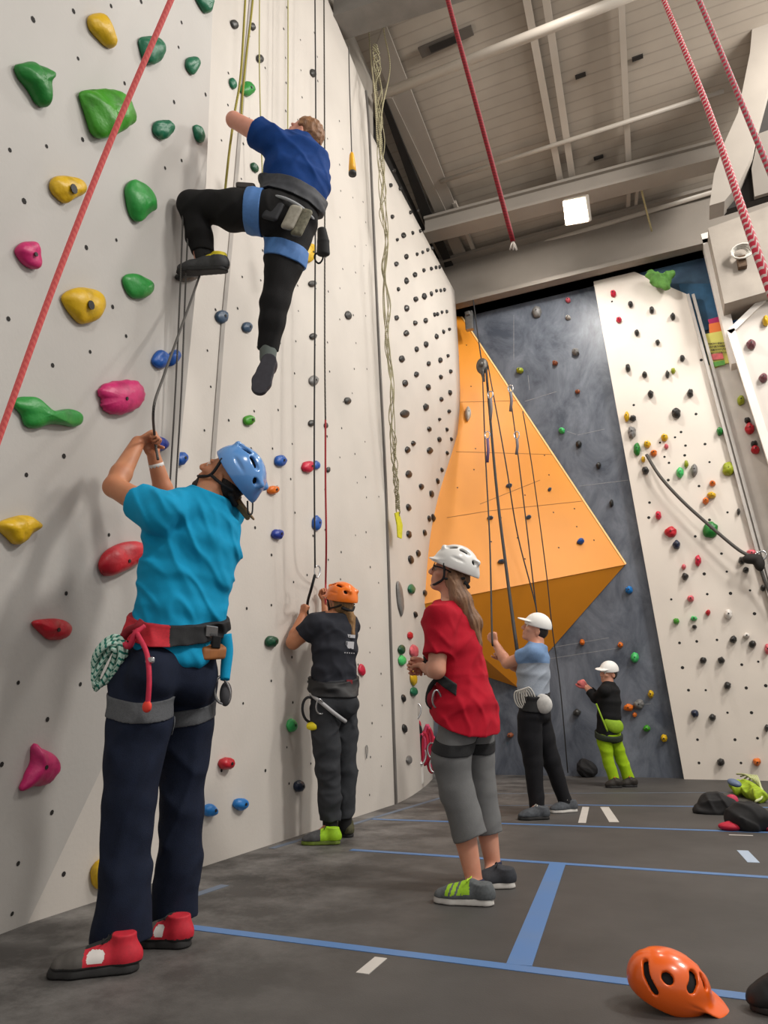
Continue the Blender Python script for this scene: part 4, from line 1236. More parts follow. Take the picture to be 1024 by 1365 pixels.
def carabiner(c, a, b, L=0.1, w=0.055, r=0.0055):
    """ring of rod: pear shaped loop in the plane of a (long) and b"""
    a, b = unit(a), unit(b); pts = []
    for i in range(18):
        t = 2 * math.pi * i / 18
        k = 0.5 + 0.12 * math.cos(t)
        pts.append(np.asarray(c) + a * math.cos(t) * L / 2 + b * math.sin(t) * w * k)
    return catmull(pts + [pts[0]], 2)
SK_TAN = skin_mat('tanned skin', (196, 134, 98)); SK_PALE = skin_mat('fair skin', (214, 156, 130))
HAIR_BROWN = mat('brown hair', (96, 66, 46), 0.5, 0, 30, 0.5, 260, rgb2=(148, 108, 76), stretch=(1, 1, 0.12))
HAIR_BLOND = mat('dark blond hair', (112, 82, 48), 0.5, 0, 30, 0.6, 260, rgb2=(160, 122, 76), stretch=(1, 1, 0.12))
HAIR_DARK = mat('dark hair', (36, 28, 24), 0.55, 0.3, 40, 0.5, 260, stretch=(1, 1, 0.2))
M_SOLEW = mat('pale sole rubber', (206, 202, 196), 0.6, 0.15, 30); M_SOLEB = mat('black sole rubber', (34, 33, 33), 0.7, 0.2, 30)
M_ROPEW = mat('plain pale cord', (200, 196, 188), 0.7)

def merge(*ss, h=0.004):
    o = SDF(h)
    for s in ss: o.ops += s.ops
    return o

def basic_body(P, secs, J, arms, legs, hd, sk, h=0.005, neck_r=0.056, s=1.0, hands=()):
    """one skin: torso, limbs, neck, head, hands and feet"""
    B = SDF(h)
    torso_body(B, secs, 0.84)
    for sh, el, wr, (r0, r1, r2) in arms:
        B.cap(secs[-1][0] + (sh - secs[-1][0]) * 0.4, sh, r0 * 1.1, r0 * 1.1, 0.03)
        muscled(B, sh, el, r0, r1, 0.08, 0.4, 0.02); muscled(B, el, wr, r1 * 0.98, r2, 0.12, 0.28, 0.015)
    for hp, kn, an, toe, (r0, r1, r2, r3) in legs:
        B.cap(hp, kn, r0, r1, 0.03); muscled(B, kn, an, r2, r3, 0.18, 0.3, 0.02)
        B.cap(an, toe, r3, 0.022, 0.02)
    C, f, u = hd
    head(B, C, f, u, s, neck=secs[-1][0] + (C - secs[-1][0]) * 0.3, neck_r=neck_r)
    for a in hands: hand(B, *a[:-1], **a[-1])
    o = B.obj('body', sk, P.root, relax=1)
    eyes(P, C, f, u, s)
    return B, o

# ======================= belayer in the turquoise shirt ==============================
P = Person('person in turquoise shirt and navy trousers belaying with both hands, head tilted back', (-2.0, 2.28))
J = P.joints(hipL=(188, 905, -.06), hipR=(250, 912, .08), kneeL=(175, 1065, -.1), ankL=(163, 1262, -.1), kneeR=(243, 1070, .1), ankR=(234, 1238, .12),
             shL=(216, 686, -.14), elL=(152, 649, .06), wrL=(184, 590, .2), shR=(303, 682, .14), elR=(222, 668, .36), wrR=(205, 608, .27), head=(298, 637, .02))
hl, tl = floor_at(181, 1293), floor_at(66, 1302)
hr, tr = floor_at(247, 1262), floor_at(188, 1258)
lat = P.d(.86, .06, .5)
secs = [(P.p(222, 900, .01), lat, .185, .135), (P.p(234, 845, 0), lat, .165, .115), (P.p(246, 790, 0), lat, .18, .12), (P.p(258, 735, 0), lat, .2, .125), (P.p(263, 690, 0), lat, .18, .105), (P.p(272, 668, 0.0), lat, .12, .085)]
hf, hu = P.d(-.72, -.72, .12), P.d(.70, -.70, -.02)
B, bo = basic_body(P, secs, J, [(J['shL'], J['elL'], J['wrL'], (.052, .045, .031)), (J['shR'], J['elR'], J['wrR'], (.05, .044, .031))],
    [(J['hipL'], J['kneeL'], J['ankL'], hl + (tl - hl) * .7 + [0, 0, .04], (.08, .06, .056, .04)), (J['hipR'], J['kneeR'], J['ankR'], hr + (tr - hr) * .7 + [0, 0, .04], (.08, .06, .056, .04))],
    (J['head'], hf, hu), SK_TAN,
    hands=[(J['wrL'], P.d(.75, -.5, .3), P.d(.45, .8, -.2), 1, dict(curl=(75, 85, 60))), (J['wrR'], P.d(-.15, -.95, .2), P.d(.6, -.1, -.75), -1, dict(curl=(80, 85, 60)))])
# shirt
ax0 = P.d(.25, -1, 0)
M_TURQ = cloth('turquoise jersey', (10, 150, 196), k=0.12)
S = SDF(0.005)
ss = [(P.p(227, 868, -.01), lat, .150, .128), (P.p(236, 845, 0), lat, .170, .122), (P.p(240, 815, 0), lat, .176, .13), (P.p(249, 770, 0), lat, .19, .13), (P.p(258, 725, 0), lat, .203, .132), (P.p(264, 690, 0), lat, .18, .115), (P.p(276, 666, 0.0), lat, .105, .085)]
S.loft(ss, 0.03, cap=0.35)
sl = J['shL'] + (J['elL'] - J['shL']) * .42
S.cap(J['shL'], sl, .075, .073, .03, flat_b=True)
sr = J['shR'] + (J['elR'] - J['shR']) * .55
S.cap(J['shR'], sr, .075, .074, .03, flat_b=True)
yoke(S, secs, J)
S.ell(P.p(216, 860, -.07), (.115, .085, .055), (lat, P.d(-.3, 0, 1), ax0), .03); S.ell(P.p(246, 872, -.09), (.09, .06, .045), (lat, P.d(-.3, 0, 1), ax0), .03)   # shirt bagging out under the belt
S.disp(wrinkle(0, 0, [P.d(.72, -.68, .1), P.d(.8, -.5, .3)], .0075, 38, 4, spread=.3))
n_ = P.d(.35, -.9, .1)
S.cut(P.p(286, 658, 0), n_)
S.obj('shirt', M_TURQ, P.root)
tl_ = catmull([P.p(300, 846, -.02), P.p(303, 868, -.02), P.p(301, 892, -.03), P.p(300, 906, -.04)], 5)
tube_obj('shirt_tail', tl_, np.linspace(.028, .02, len(tl_)), M_TURQ, P.root, 8)
# trousers
M_NAVYT = cloth('navy trouser cloth', (24, 32, 52), k=0.25)
def leg_pts(*l): return [P.p(*q) for q in l]
L1 = leg_pts((188, 905, -.06), (184, 965, -.09), (174, 1065, -.1), (166, 1160, -.1), (162, 1249, -.1)); R1 = [.112, .113, .089, .087, .094]
L2 = leg_pts((252, 908, .08), (250, 965, .09), (242, 1070, .1), (238, 1150, .11), (235, 1222, .12)); R2 = [.108, .098, .084, .08, .085]
T = SDF(0.005)
T.loft([(P.p(222, 905, .01), lat, .19, .14), (P.p(232, 855, 0), lat, .172, .128), (P.p(235, 838, 0), lat, .168, .12)], .03, flat=(False, True), cap=.5)
T.ell(P.p(200, 900, -.14), (.09, .09, .1), None, .05); T.ell(P.p(255, 905, -.02), (.09, .09, .1), None, .05)
limb(T, L1, R1, .02, flat_b=True); limb(T, L2, R2, .02, flat_b=True)
T.disp(wrinkle(0, 0, [P.d(.9, .35, .1), P.d(.7, -.6, 0)], .007, 26, 9, spread=.35))
T.obj('trousers', M_NAVYT, P.root)
# harness: belt, buckle, leg loops, gear
W_ = merge(S, T)
ax = P.d(.08, -1, -.05); bp = P.p(236, 834, 0)
belt = band(W_, P, 'harness_belt', [mat('belt black', (26, 26, 29), .8, .2, 120, .3, 400), mat('belt red', (190, 26, 44), .75, .2, 120, .3, 400)], bp, ax, .034, .010)
me = belt.data
cc = np.zeros(len(me.polygons) * 3); me.polygons.foreach_get('center', cc); cc = cc.reshape(-1, 3) + P.g
lx = (cc - bp) @ lat
me.polygons.foreach_set('material_index', (lx < -0.075).astype(np.int32))
M_PK = mat('pink red sling', (204, 40, 72), .7, .2, 60)
fb = P.p(282, 842, -.12)
MB().box(fb, (.05, .012, .045), (lat, P.d(-.3, 0, 1), ax)).build('buckle', M_METAL, belt, bevel=.003)
MB().box(P.p(288, 856, -.12), (.035, .02, .05), (lat, P.d(-.3, 0, 1), ax)).build('strap_end', M_BLACKWEB, belt, bevel=.004)
S_ = SDF(.004); S_.box(P.p(283, 869, -.09), (.05, .03, .024), (lat, P.d(-.3, 0, 1), ax), .012); S_.obj('pouch', mat('tan leather', (158, 96, 44), .6, .3, 30), belt)
cp = P.p(218, 940, 0)
band(T, P, 'leg_loop', M_GREYWEB, P.p(184, 938, -.09), P.d(.08, -1, 0), .034, .006, belt, cuts=[(cp, lat)])
band(T, P, 'leg_loop', M_GREYWEB, P.p(251, 948, .09), P.d(-.10, -1, 0), .03, .006, belt, cuts=[(cp + lat * .01, -lat)])
tube_obj('sling', catmull([P.p(178, 838, -.16), P.p(186, 850, -.2), P.p(196, 872, -.25), P.p(199, 905, -.27), P.p(197, 940, -.26)], 5), .0095, M_PK, belt, 8)
tube_obj('sling', catmull([P.p(160, 852, -.12), P.p(172, 862, -.16), P.p(180, 845, -.18), P.p(192, 834, -.17)], 5), .012, M_PK, belt, 8)
tube_obj('sling', catmull([P.p(165, 848, -.12), P.p(172, 840, -.14), P.p(182, 836, -.17), P.p(190, 828, -.17)], 5), .016, mat('dark red webbing', (142, 22, 38), .8, .2, 80), belt, 8)
S_ = SDF(.004); S_.ell(P.p(196, 942, -.262), (.02, .012, .022)); S_.obj('sling_knot', mat('orange red tip', (228, 60, 44), .6), belt)
S_ = SDF(.004); S_.box(P.p(200, 880, -.262), (.02, .008, .012), None, .004); S_.obj('ring', M_METAL, belt)
# coil of green and white rope hanging from the belt
rc = rope_mat('green white rope', (16, 112, 96), (186, 214, 200), 40, 1, .35)
coil = MB(); pts = []
ca = P.d(-.42, .9, .05); cb = P.d(.9, .42, .15); cen = P.p(146, 879, -.1)
cn = np.cross(ca, cb)
for i in range(7):
    k = 1 - .13 * i
    pts = [cen + ca * math.cos(t) * .094 * (1 - .04 * (i % 3)) + cb * math.sin(t) * .056 * k + cn * (.008 * math.sin(3 * t + i) + .012 * (i % 3)) + ca * .006 * i for t in np.linspace(0, 2 * math.pi, 26)]
    v, f, uu = tube_geo(pts, .0085, 6); coil.add(v, f)
    if i == 0: UV = list(uu)
    else: UV += list(uu)
co_ = np_mesh('rope_coil', coil.v, coil.f, rc, belt, True, uvs=UV)
tube_obj('carabiner', carabiner(P.p(296, 920, -.02), P.d(.15, 1, 0), P.d(.9, -.1, .4), .11, .06), .006, M_METAL, belt, 6)
S_ = SDF(.004); S_.ell(P.p(301, 925, .0), (.022, .03, .05)); S_.obj('belay_glove', mat('dark grey glove', (66, 66, 70), .8, .2, 50), belt)
# shoes
def col1(a, b, c):
    o = np.zeros(len(a), np.int32)
    o[(a > .30) & (a < .60) & (np.abs(c) < .022) & (b > .05)] = 2
    o[(a > .60)] = 1
    o[b < .034] = 2
    o[(a > .36) & (a < .56) & (b < .078) & (b > .040) & (((a - .46) / .11) ** 2 + ((b - .058) / .022) ** 2 < 1)] = 3
    return o
SH1 = [mat('red suede', (194, 28, 48), .7, .2, 60), mat('worn grey toe rubber', (84, 80, 76), .8, .3, 25), M_SOLEB, mat('white emblem', (214, 208, 204), .7)]
shoe(P, hl, tl, SH1, .115, .115, .032, M_PAD, color=col1, sole_m=M_SOLEB)
shoe(P, hr, tr, SH1, .105, .11, .03, M_SOLEB, color=col1, sole_m=M_SOLEB)
for nm, a, hh in (('sock', 'ankL', hl), ('sock', 'ankR', hr)):
    S_ = SDF(.004); S_.cap(J[a] + [0, 0, .09], J[a] - [0, 0, .05], .047, .046, .01, flat_a=True); S_.obj(nm, mat('black sock', (20, 20, 24), .9), P.root)
# helmet, beard, glasses arm, hair
helmet(P, J['head'] + hu * .03 - hf * .008, P.d(-.42, -.90, .1), P.d(.90, -.42, -.02), mat('sky blue helmet shell', (92, 150, 216), .22, .06, 4, coat=.6), 1.06, cutdrop=.012)
Bd = SDF(.004); f_, u_, r_ = head_frame(hf, hu); q = lambda a, b, c=0: J['head'] + f_ * a + u_ * b + r_ * c
for sd in (-1, 1):
    Bd.cap(q(.002, -.03, .071 * sd), q(.02, -.08, .055 * sd), .011, .014, .012); Bd.cap(q(.02, -.08, .055 * sd), q(.062, -.102, .022 * sd), .013, .016, .012)
    Bd.cap(q(.078, -.05, .02 * sd), q(.066, -.085, .03 * sd), .008, .012, .012)
Bd.cap(q(.066, -.104, -.02), q(.066, -.104, .02), .017, k=.012)
Bd.obj('beard', HAIR_DARK, P.root)
Hr = SDF(.004); Hr.ell(q(-.03, -.02), (.08, .085, .075), (r_, f_, u_), .01); Hr.cut(q(-.005, 0), f_); Hr.obj('hair', HAIR_DARK, P.root)
tube_obj('wristband', [J['wrR'] + (J['elR'] - J['wrR']) * t + 0 for t in (.16, .2, .24)], .036, mat('white wristband', (224, 222, 220), .6), P.root, 12)
tube_obj('helmet_toggle', catmull([P.p(330, 668, .0), P.p(331, 684, -.02), P.p(336, 684, .0), P.p(337, 670, .02)], 5), .004, M_BLACKWEB, P.root, 6)
Hq = SDF(.004); Hq.cap(P.p(316, 668, .05), P.p(330, 690, .05), .02, .012, .01); Hq.cap(P.p(318, 668, .03), P.p(338, 692, .03), .012, .006, .01); Hq.obj('hair', HAIR_BLOND, P.root)
BEL = dict(hand=J['wrL'] + P.d(.75, -.5, .3) * .075 + P.d(.45, .8, -.2) * .02, J=J)

# ======================= woman in the red shirt ==============================
P = Person('person in red shirt and grey cropped leggings with white helmet and long brown hair, watching', (-1.08, 3.64))
J = P.joints(hipL=(611, 965, -.09), hipR=(630, 965, .09), kneeL=(607, 1050, -.1), ankL=(634, 1182, -.11), kneeR=(640, 1045, .1), ankR=(658, 1158, .1),
             shL=(588, 824, -.15), elL=(582, 893, -.19), wrL=(567, 889, .06), shR=(613, 822, .16), elR=(598, 888, .2), wrR=(568, 886, .14), head=(600, 763, 0))
hl, tl = floor_at(657, 1207), floor_at(580, 1202)
hr, tr = floor_at(683, 1183), floor_at(632, 1183)
lat = P.d(.42, .0, .9)
secs = [(P.p(621, 962, 0), lat, .165, .13), (P.p(617, 915, 0), lat, .15, .115), (P.p(605, 868, 0), lat, .16, .125), (P.p(600, 832, 0), lat, .165, .11), (P.p(602, 808, 0), lat, .10, .08)]
hf, hu = P.d(-.93, -.30, .12), P.d(.32, -.94, 0)
basic_body(P, secs, J, [(J['shL'], J['elL'], J['wrL'], (.05, .044, .029)), (J['shR'], J['elR'], J['wrR'], (.048, .042, .028))],
    [(J['hipL'], J['kneeL'], J['ankL'], hl + (tl - hl) * .7 + [0, 0, .035], (.085, .06, .058, .037)), (J['hipR'], J['kneeR'], J['ankR'], hr + (tr - hr) * .7 + [0, 0, .035], (.085, .06, .058, .037))],
    (J['head'], hf, hu), SK_PALE, neck_r=.05, s=.97,
    hands=[(J['wrL'], P.d(-.28, -.05, .95), P.d(-.3, .5, .3), 1, dict(curl=(60, 65, 45), s=.93)), (J['wrR'], P.d(-.8, -.1, .1), P.d(.0, .2, -.9), -1, dict(curl=(55, 60, 40), s=.93))])
M_RED = cloth('crimson jersey', (182, 14, 40), k=.14)
S = SDF(0.005)
S.loft([(P.p(621, 978, 0), lat, .225, .162), (P.p(620, 940, 0), lat, .21, .152), (P.p(617, 905, 0), lat, .168, .112), (P.p(606, 868, 0), lat, .178, .14), (P.p(599, 830, 0), lat, .18, .125), (P.p(602, 806, 0), lat, .10, .085)], .03, cap=.35)
S.cap(J['shL'], J['shL'] + (J['elL'] - J['shL']) * .72, .08, .072, .03, flat_b=True)
S.cap(J['shR'], J['shR'] + (J['elR'] - J['shR']) * .72, .08, .072, .03, flat_b=True)
yoke(S, secs, J)
S.disp(wrinkle(0, 0, [P.d(.6, .7, .1), P.d(.8, -.2, .3)], .006, 34, 14))
S.cut(P.p(602, 797, 0), P.d(-.1, -1, 0)); S.cut(P.p(628, 962, 0), P.d(-.28, 1, .1))
S.obj('shirt', M_RED, P.root)
M_LEG = cloth('grey legging knit', (116, 116, 116), k=.1)
L1 = [P.p(*q) for q in [(611, 968, -.09), (602, 1010, -.1), (609, 1055, -.1), (628, 1116, -.11)]]; R1 = [.096, .094, .080, .083]
L2 = [P.p(*q) for q in [(632, 968, .09), (636, 1010, .1), (641, 1050, .1), (651, 1110, .1)]]; R2 = [.10, .088, .072, .072]
T = SDF(.005); T.loft([(P.p(620, 968, 0), lat, .178, .125), (P.p(618, 925, 0), lat, .16, .115)], .03, flat=(False, True))

limb(T, L1, R1, .02, flat_b=True); limb(T, L2, R2, .02, flat_b=True)
T.disp(wrinkle(0, 0, [P.d(.8, .5, .1)], .005, 30, 3))
T.obj('leggings', M_LEG, P.root)
bs = merge(S, T); bs.cut(P.p(604, 905, 0), P.d(1, .15, 0))
belt = band(bs, P, 'harness_belt', M_BLACKWEB, P.p(600, 905, 0), P.d(.5, -.87, 0), .024, .012)
cp = P.p(622, 995, 0)
band(T, P, 'leg_loop', M_BLACKWEB, P.p(603, 993, -.1), P.d(.02, -1, 0), .026, .006, belt, cuts=[(cp, lat)])
band(T, P, 'leg_loop', M_BLACKWEB, P.p(634, 991, .1), P.d(.02, -1, 0), .026, .006, belt, cuts=[(cp + lat * .01, -lat)])
tube_obj('gear_loop', catmull([P.p(588, 900, -.15), P.p(574, 915, -.12), P.p(570, 935, -.1), P.p(578, 945, -.1)], 5), .012, M_BLACKWEB, belt, 8)
S_ = SDF(.005); S_.ell(P.p(578, 930, -.08), (.04, .05, .065), None); S_.obj('belay_pouch', mat('dark red pouch', (150, 18, 40), .7, .2, 30), belt)
tube_obj('carabiner', carabiner(P.p(583, 932, -.16), P.d(.1, 1, 0), P.d(.9, 0, .3), .09, .05), .005, M_METAL, belt, 6)
def col2(a, b, c):
    o = np.zeros(len(a), np.int32); o[(a > .36) & (a < .78) & (b > .045 - (a - .36) * .02)] = 1
    o[(a > .5) & (np.sin(a * 60 + b * 80) > .4)] = 0
    return o
SH2 = [mat('grey mesh shoe', (92, 96, 98), .8, .3, 90), mat('lime shoe upper', (150, 196, 30), .7, .2, 60)]
shoe(P, hl, tl, SH2, .085, .10, .032, mat('lime lace', (180, 214, 50), .7), color=col2, sole_m=M_SOLEW)
shoe(P, hr, tr, [mat('dark mesh shoe', (52, 54, 60), .8, .3, 90)], .085, .10, .032, M_PAD, sole_m=M_SOLEW)
for a in ('ankL', 'ankR'):
    S_ = SDF(.004); S_.cap(J[a] + [0, 0, .035], J[a] - [0, 0, .06], .043, .045, .01, flat_a=True); S_.obj('sock', mat('navy sock', (30, 36, 62), .9), P.root)
helmet(P, J['head'] + hu * .012, P.d(-.86, -.48, .12), P.d(.5, -.86, 0), mat('white helmet shell', (232, 230, 226), .3, .03, 4, coat=.4), 1.0, cutdrop=.012, brim=.004)
f_, u_, r_ = head_frame(hf, hu); q = lambda a, b, c=0: J['head'] + f_ * a + u_ * b + r_ * c
Hr = SDF(.004)
Hr.ell(q(-.028, -.01), (.082, .085, .09), (r_, f_, u_), .01); Hr.cut(q(.008, 0), unit(f_ - u_ * .25))
for sd, dx in ((-1, 0), (1, 4), (-.3, 5)):
    Hr.cap(q(-.03, -.03, .066 * sd), P.p(612 + dx, 800, -.07 * -sd if sd else 0), .034, .04, .03); Hr.cap(P.p(612 + dx, 800, .07 * sd), P.p(628 + dx, 830, .05 * sd), .04, .033, .03); Hr.cap(P.p(628 + dx, 830, .05 * sd), P.p(638 + dx * .5, 862, .05 * sd), .03, .008, .03)
Hr.disp(wrinkle(0, 0, [P.d(.9, -.35, .3), P.d(.6, -.2, .8)], .0035, 150, 5, spread=.12))
Hr.obj('hair', HAIR_BROWN, P.root)
M = MB()
for sd in (-1, 1):
    M.disc(q(.092, .006, .034 * sd), f_, .022, 12, 0, .004); M.tube(catmull([q(.092, .012, .055 * sd), q(.04, .014, .078 * sd), q(-.005, .006, .085 * sd)], 4), .004, 6)
M.build('sunglasses', mat('dark sunglasses', (24, 20, 20), .15), P.root)

# ======================= belayer with the orange helmet ==============================
P = Person('person in dark grey clothes and orange helmet gripping a black rope at the wall', (-2.34, 4.52))
J = P.joints(hipL=(433, 935, -.06), hipR=(458, 935, .08), kneeL=(437, 1020, -.06), ankL=(440, 1103, -.06), kneeR=(461, 1020, .1), ankR=(460, 1097, .1),
             shL=(421, 832, -.1), elL=(391, 856, -.04), wrL=(404, 822, .06), shR=(466, 833, .12), elR=(438, 838, .32), wrR=(433, 800, .38), head=(452, 803, 0))
hl, tl = floor_at(452, 1125), floor_at(403, 1126)
hr, tr = floor_at(466, 1117), floor_at(450, 1106)
lat = P.d(.78, .0, .62)
secs = [(P.p(445, 935, 0), lat, .17, .13), (P.p(445, 900, 0), lat, .15, .112), (P.p(446, 865, 0), lat, .155, .115), (P.p(446, 838, 0), lat, .165, .105), (P.p(449, 822, 0), lat, .1, .08)]
hf, hu = P.d(-.72, -.28, .62), P.d(.18, -.96, -.1)
basic_body(P, secs, J, [(J['shL'], J['elL'], J['wrL'], (.052, .05, .034)), (J['shR'], J['elR'], J['wrR'], (.046, .042, .028))],
    [(J['hipL'], J['kneeL'], J['ankL'], hl + (tl - hl) * .7 + [0, 0, .035], (.08, .058, .055, .037)), (J['hipR'], J['kneeR'], J['ankR'], hr + (tr - hr) * .7 + [0, 0, .035], (.08, .058, .055, .037))],
    (J['head'], hf, hu), SK_TAN, neck_r=.05, s=.97, h=.0055,
    hands=[(J['wrL'], P.d(.1, -.95, .2), P.d(.7, -.1, .6), 1, dict(curl=(80, 80, 55), s=.95)), (J['wrR'], P.d(-.1, -.95, .1), P.d(.5, 0, -.8), -1, dict(curl=(75, 80, 55), s=.95))])
M_CHAR = cloth('charcoal jersey', (44, 46, 54), k=.16)
S = SDF(.005)
S.loft([(P.p(445, 915, 0), lat, .16, .122), (P.p(446, 895, 0), lat, .158, .12), (P.p(446, 865, 0), lat, .166, .125), (P.p(446, 838, 0), lat, .17, .118), (P.p(450, 820, 0), lat, .09, .08)], .03, cap=.35)
for a in 'LR': S.cap(J['sh' + a], J['sh' + a] + (J['el' + a] - J['sh' + a]) * .58, .068, .066, .03, flat_b=True)
yoke(S, secs, J, .062)
S.disp(wrinkle(0, 0, [P.d(.5, .8, .1), P.d(.8, -.3, .3)], .006, 36, 24)); S.cut(P.p(450, 815, 0), P.d(.05, -1, 0))
sh_o = S.obj('tee_shirt', M_CHAR, P.root)
# printed back panel: two white bars with dark ticks
M = MB(); M_PRW, M_PRD = mat('white shirt print', (206, 206, 210), .8), mat('dark print tick', (60, 62, 74), .8)
def on_back(px, py):
    """point of the shirt back seen at a pixel"""
    a = P.p(px, py, -.3); dv = unit(ray(px, py)); t = np.linspace(0, .6, 301); pt = a[None] + dv[None] * t[:, None]
    for pnt in pt[::1]:
        v = min(float(np.ravel(fn(np.array([pnt[0]]), np.array([pnt[1]]), np.array([pnt[2]])))[0]) for op, fn, lo, hi, k in S.ops if op == 'u')
        if v < .012: return pnt
    return P.p(px, py, -.12)
def decal(px, w, hgt, mi, off=.009):
    c = on_back(*px); n = -unit(ray(*px)); n = unit(n + lat * .3)
    ux = unit(lat - n * (lat @ n)); uy = np.cross(n, ux)
    M.box(c + n * off, (w, hgt, .003), (ux, uy, n), mi)
decal((467.5, 848), .062, .022, 0); decal((466, 860), .058, .05, 0); 
for i in range(4): decal((462.5 + i * 3.2, 848 + i * .25), .006, .012, 1, .0105)
for i in range(3): decal((462 + i * 4, 858), .007, .026, 1, .0105); 
for i in range(3): decal((464 + i * 3, 864.5), .012, .005, 1, .0105)
for i in range(5): decal((459.5 + i * 3, 870 + i * .2), .007, .006, 0)
M.build('shirt_print', [M_PRW, M_PRD], sh_o)
M_DT = cloth('charcoal trouser cloth', (56, 58, 62), k=.16)
L1 = [P.p(*q) for q in [(434, 938, -.06), (434, 980, -.06), (438, 1025, -.06), (440, 1070, -.06), (440, 1092, -.06)]]; R1 = [.1, .092, .076, .068, .062]
L2 = [P.p(*q) for q in [(458, 938, .08), (459, 980, .1), (461, 1025, .1), (460, 1068, .1), (460, 1088, .1)]]; R2 = [.098, .086, .072, .064, .056]
T = SDF(.005); T.loft([(P.p(446, 940, 0), lat, .172, .132), (P.p(445, 910, 0), lat, .158, .12)], .03, flat=(False, True))
T.ell(P.p(458, 938, -.05), (.1, .1, .1), None, .04)
limb(T, L1, R1, .02, flat_b=True); limb(T, L2, R2, .02, flat_b=True)
T.disp(wrinkle(0, 0, [P.d(.8, .5, .1), P.d(.5, -.8, 0)], .007, 34, 33)); T.obj('trousers', M_DT, P.root)
belt = band(merge(S, T), P, 'harness_belt', mat('black harness pad', (24, 24, 27), .6, .2, 60), P.p(445, 912, 0), P.d(.05, -1, 0), .045, .012)
tube_obj('leg_loop', catmull([P.p(414, 925, -.1), P.p(429, 937, -.165), P.p(446, 951, -.17), P.p(461, 962, -.12)], 5), .013, mat('pale grey leg loop', (170, 170, 172), .7), belt, 8)
M = MB(); M.box(P.p(466, 909, -.09), (.05, .004, .03), (lat, P.d(-.5, 0, .8), P.d(0, -1, 0)))
M.build('belt_badge', mat('dull red badge', (142, 40, 48), .7, .3, 80), belt)
tube_obj('carabiner', carabiner(P.p(427, 942, -.17), P.d(.1, 1, 0), P.d(.9, 0, .3), .1, .055), .006, M_METAL, belt, 6)
tube_obj('rope_coil', [p + P.d(0, 0, 1) * .012 * (i // 24) for i, p in enumerate([P.p(413, 946, -.1) + P.d(.1, 1, 0) * math.cos(t) * .085 + P.d(.9, -.1, .3) * math.sin(t) * .05 for t in np.linspace(0, 6 * math.pi, 72)])], .009, M_BLACKWEB, belt, 6)
S_ = SDF(.004); S_.ell(P.p(416, 968, -.12), (.032, .02, .026), (lat, P.d(0, 0, 1), P.d(0, -1, 0))); S_.obj('yellow_device', mat('yellow plastic', (222, 204, 24), .4), belt)
def col3(a, b, c): return ((a < .5)).astype(np.int32)
SH3 = [mat('grey hiking shoe', (74, 74, 76), .8, .3, 60), mat('lime shoe heel', (156, 204, 24), .6, .15, 60)]
for a in ('ankL', 'ankR'):
    S_ = SDF(.005); S_.cap(J[a] + [0, 0, .06], J[a] - [0, 0, .03], .05, .047, .01, flat_a=True); S_.obj('sock', M_PAD, P.root)
shoe(P, hl, tl, SH3, .10, .10, .03, M_PAD, color=col3, sole_m=mat('lime grey sole', (110, 130, 40), .7, .4, 30))
shoe(P, hr, tr, [mat('olive camo shoe', (82, 80, 52), .8, .5, 60)], .10, .10, .03, M_PAD, sole_m=M_SOLEB)
helmet(P, J['head'] + hu * .008, P.d(-.74, -.36, .6), P.d(.26, -.94, -.1), mat('orange helmet shell', (236, 116, 22), .3, .05, 4, coat=.4), .98, cutdrop=.01, brim=.015)
f_, u_, r_ = head_frame(hf, hu); q = lambda a, b, c=0: J['head'] + f_ * a + u_ * b + r_ * c
Hr = SDF(.005); Hr.ell(q(-.028, -.01), (.08, .084, .085), (r_, f_, u_), .01); Hr.cut(q(.005, 0), f_)
Hr.cap(q(-.1, -.05), P.p(467, 825, -.02), .028, .036, .02); Hr.cap(P.p(467, 825, -.02), P.p(471, 848, -.06), .034, .010, .02)
Hr.disp(wrinkle(0, 0, [P.d(.9, .3, .3)], .005, 120, 5)); Hr.obj('hair', HAIR_BLOND, P.root)
ORA = dict(handL=J['wrL'] + P.d(.1, -.95, .2) * .075 + P.d(.7, -.1, .6) * .03, handR=J['wrR'] + P.d(-.1, -.95, .1) * .075 + P.d(.5, 0, -.8) * .03)

# ======================= man in the light tee at the orange volume ==============================
P = Person('person in pale blue tee and black trousers, white cap, below the orange volume', (-1.24, 6.08))
J = P.joints(hipL=(705, 960, -.06), hipR=(718, 958, .08), kneeL=(711, 1015, -.06), ankL=(717, 1078, -.06), kneeR=(734, 1012, .1), ankR=(754, 1068, .14),
             shL=(711, 872, -.13), elL=(676, 884, .0), wrL=(660, 857, .08), shR=(716, 872, .15), elR=(690, 890, .2), wrR=(672, 880, .1), head=(714, 838, 0))
hl, tl = floor_at(731, 1092), floor_at(692, 1093)
hr, tr = floor_at(768, 1082), floor_at(735, 1084)
lat = P.d(.34, .0, .94)
secs = [(P.p(713, 952, 0), lat, .165, .125), (P.p(712, 922, 0), lat, .15, .115), (P.p(711, 895, 0), lat, .16, .12), (P.p(712, 874, 0), lat, .165, .105), (P.p(716, 862, 0), lat, .1, .08)]
hf, hu = P.d(-.93, -.34, .1), P.d(.34, -.93, 0)
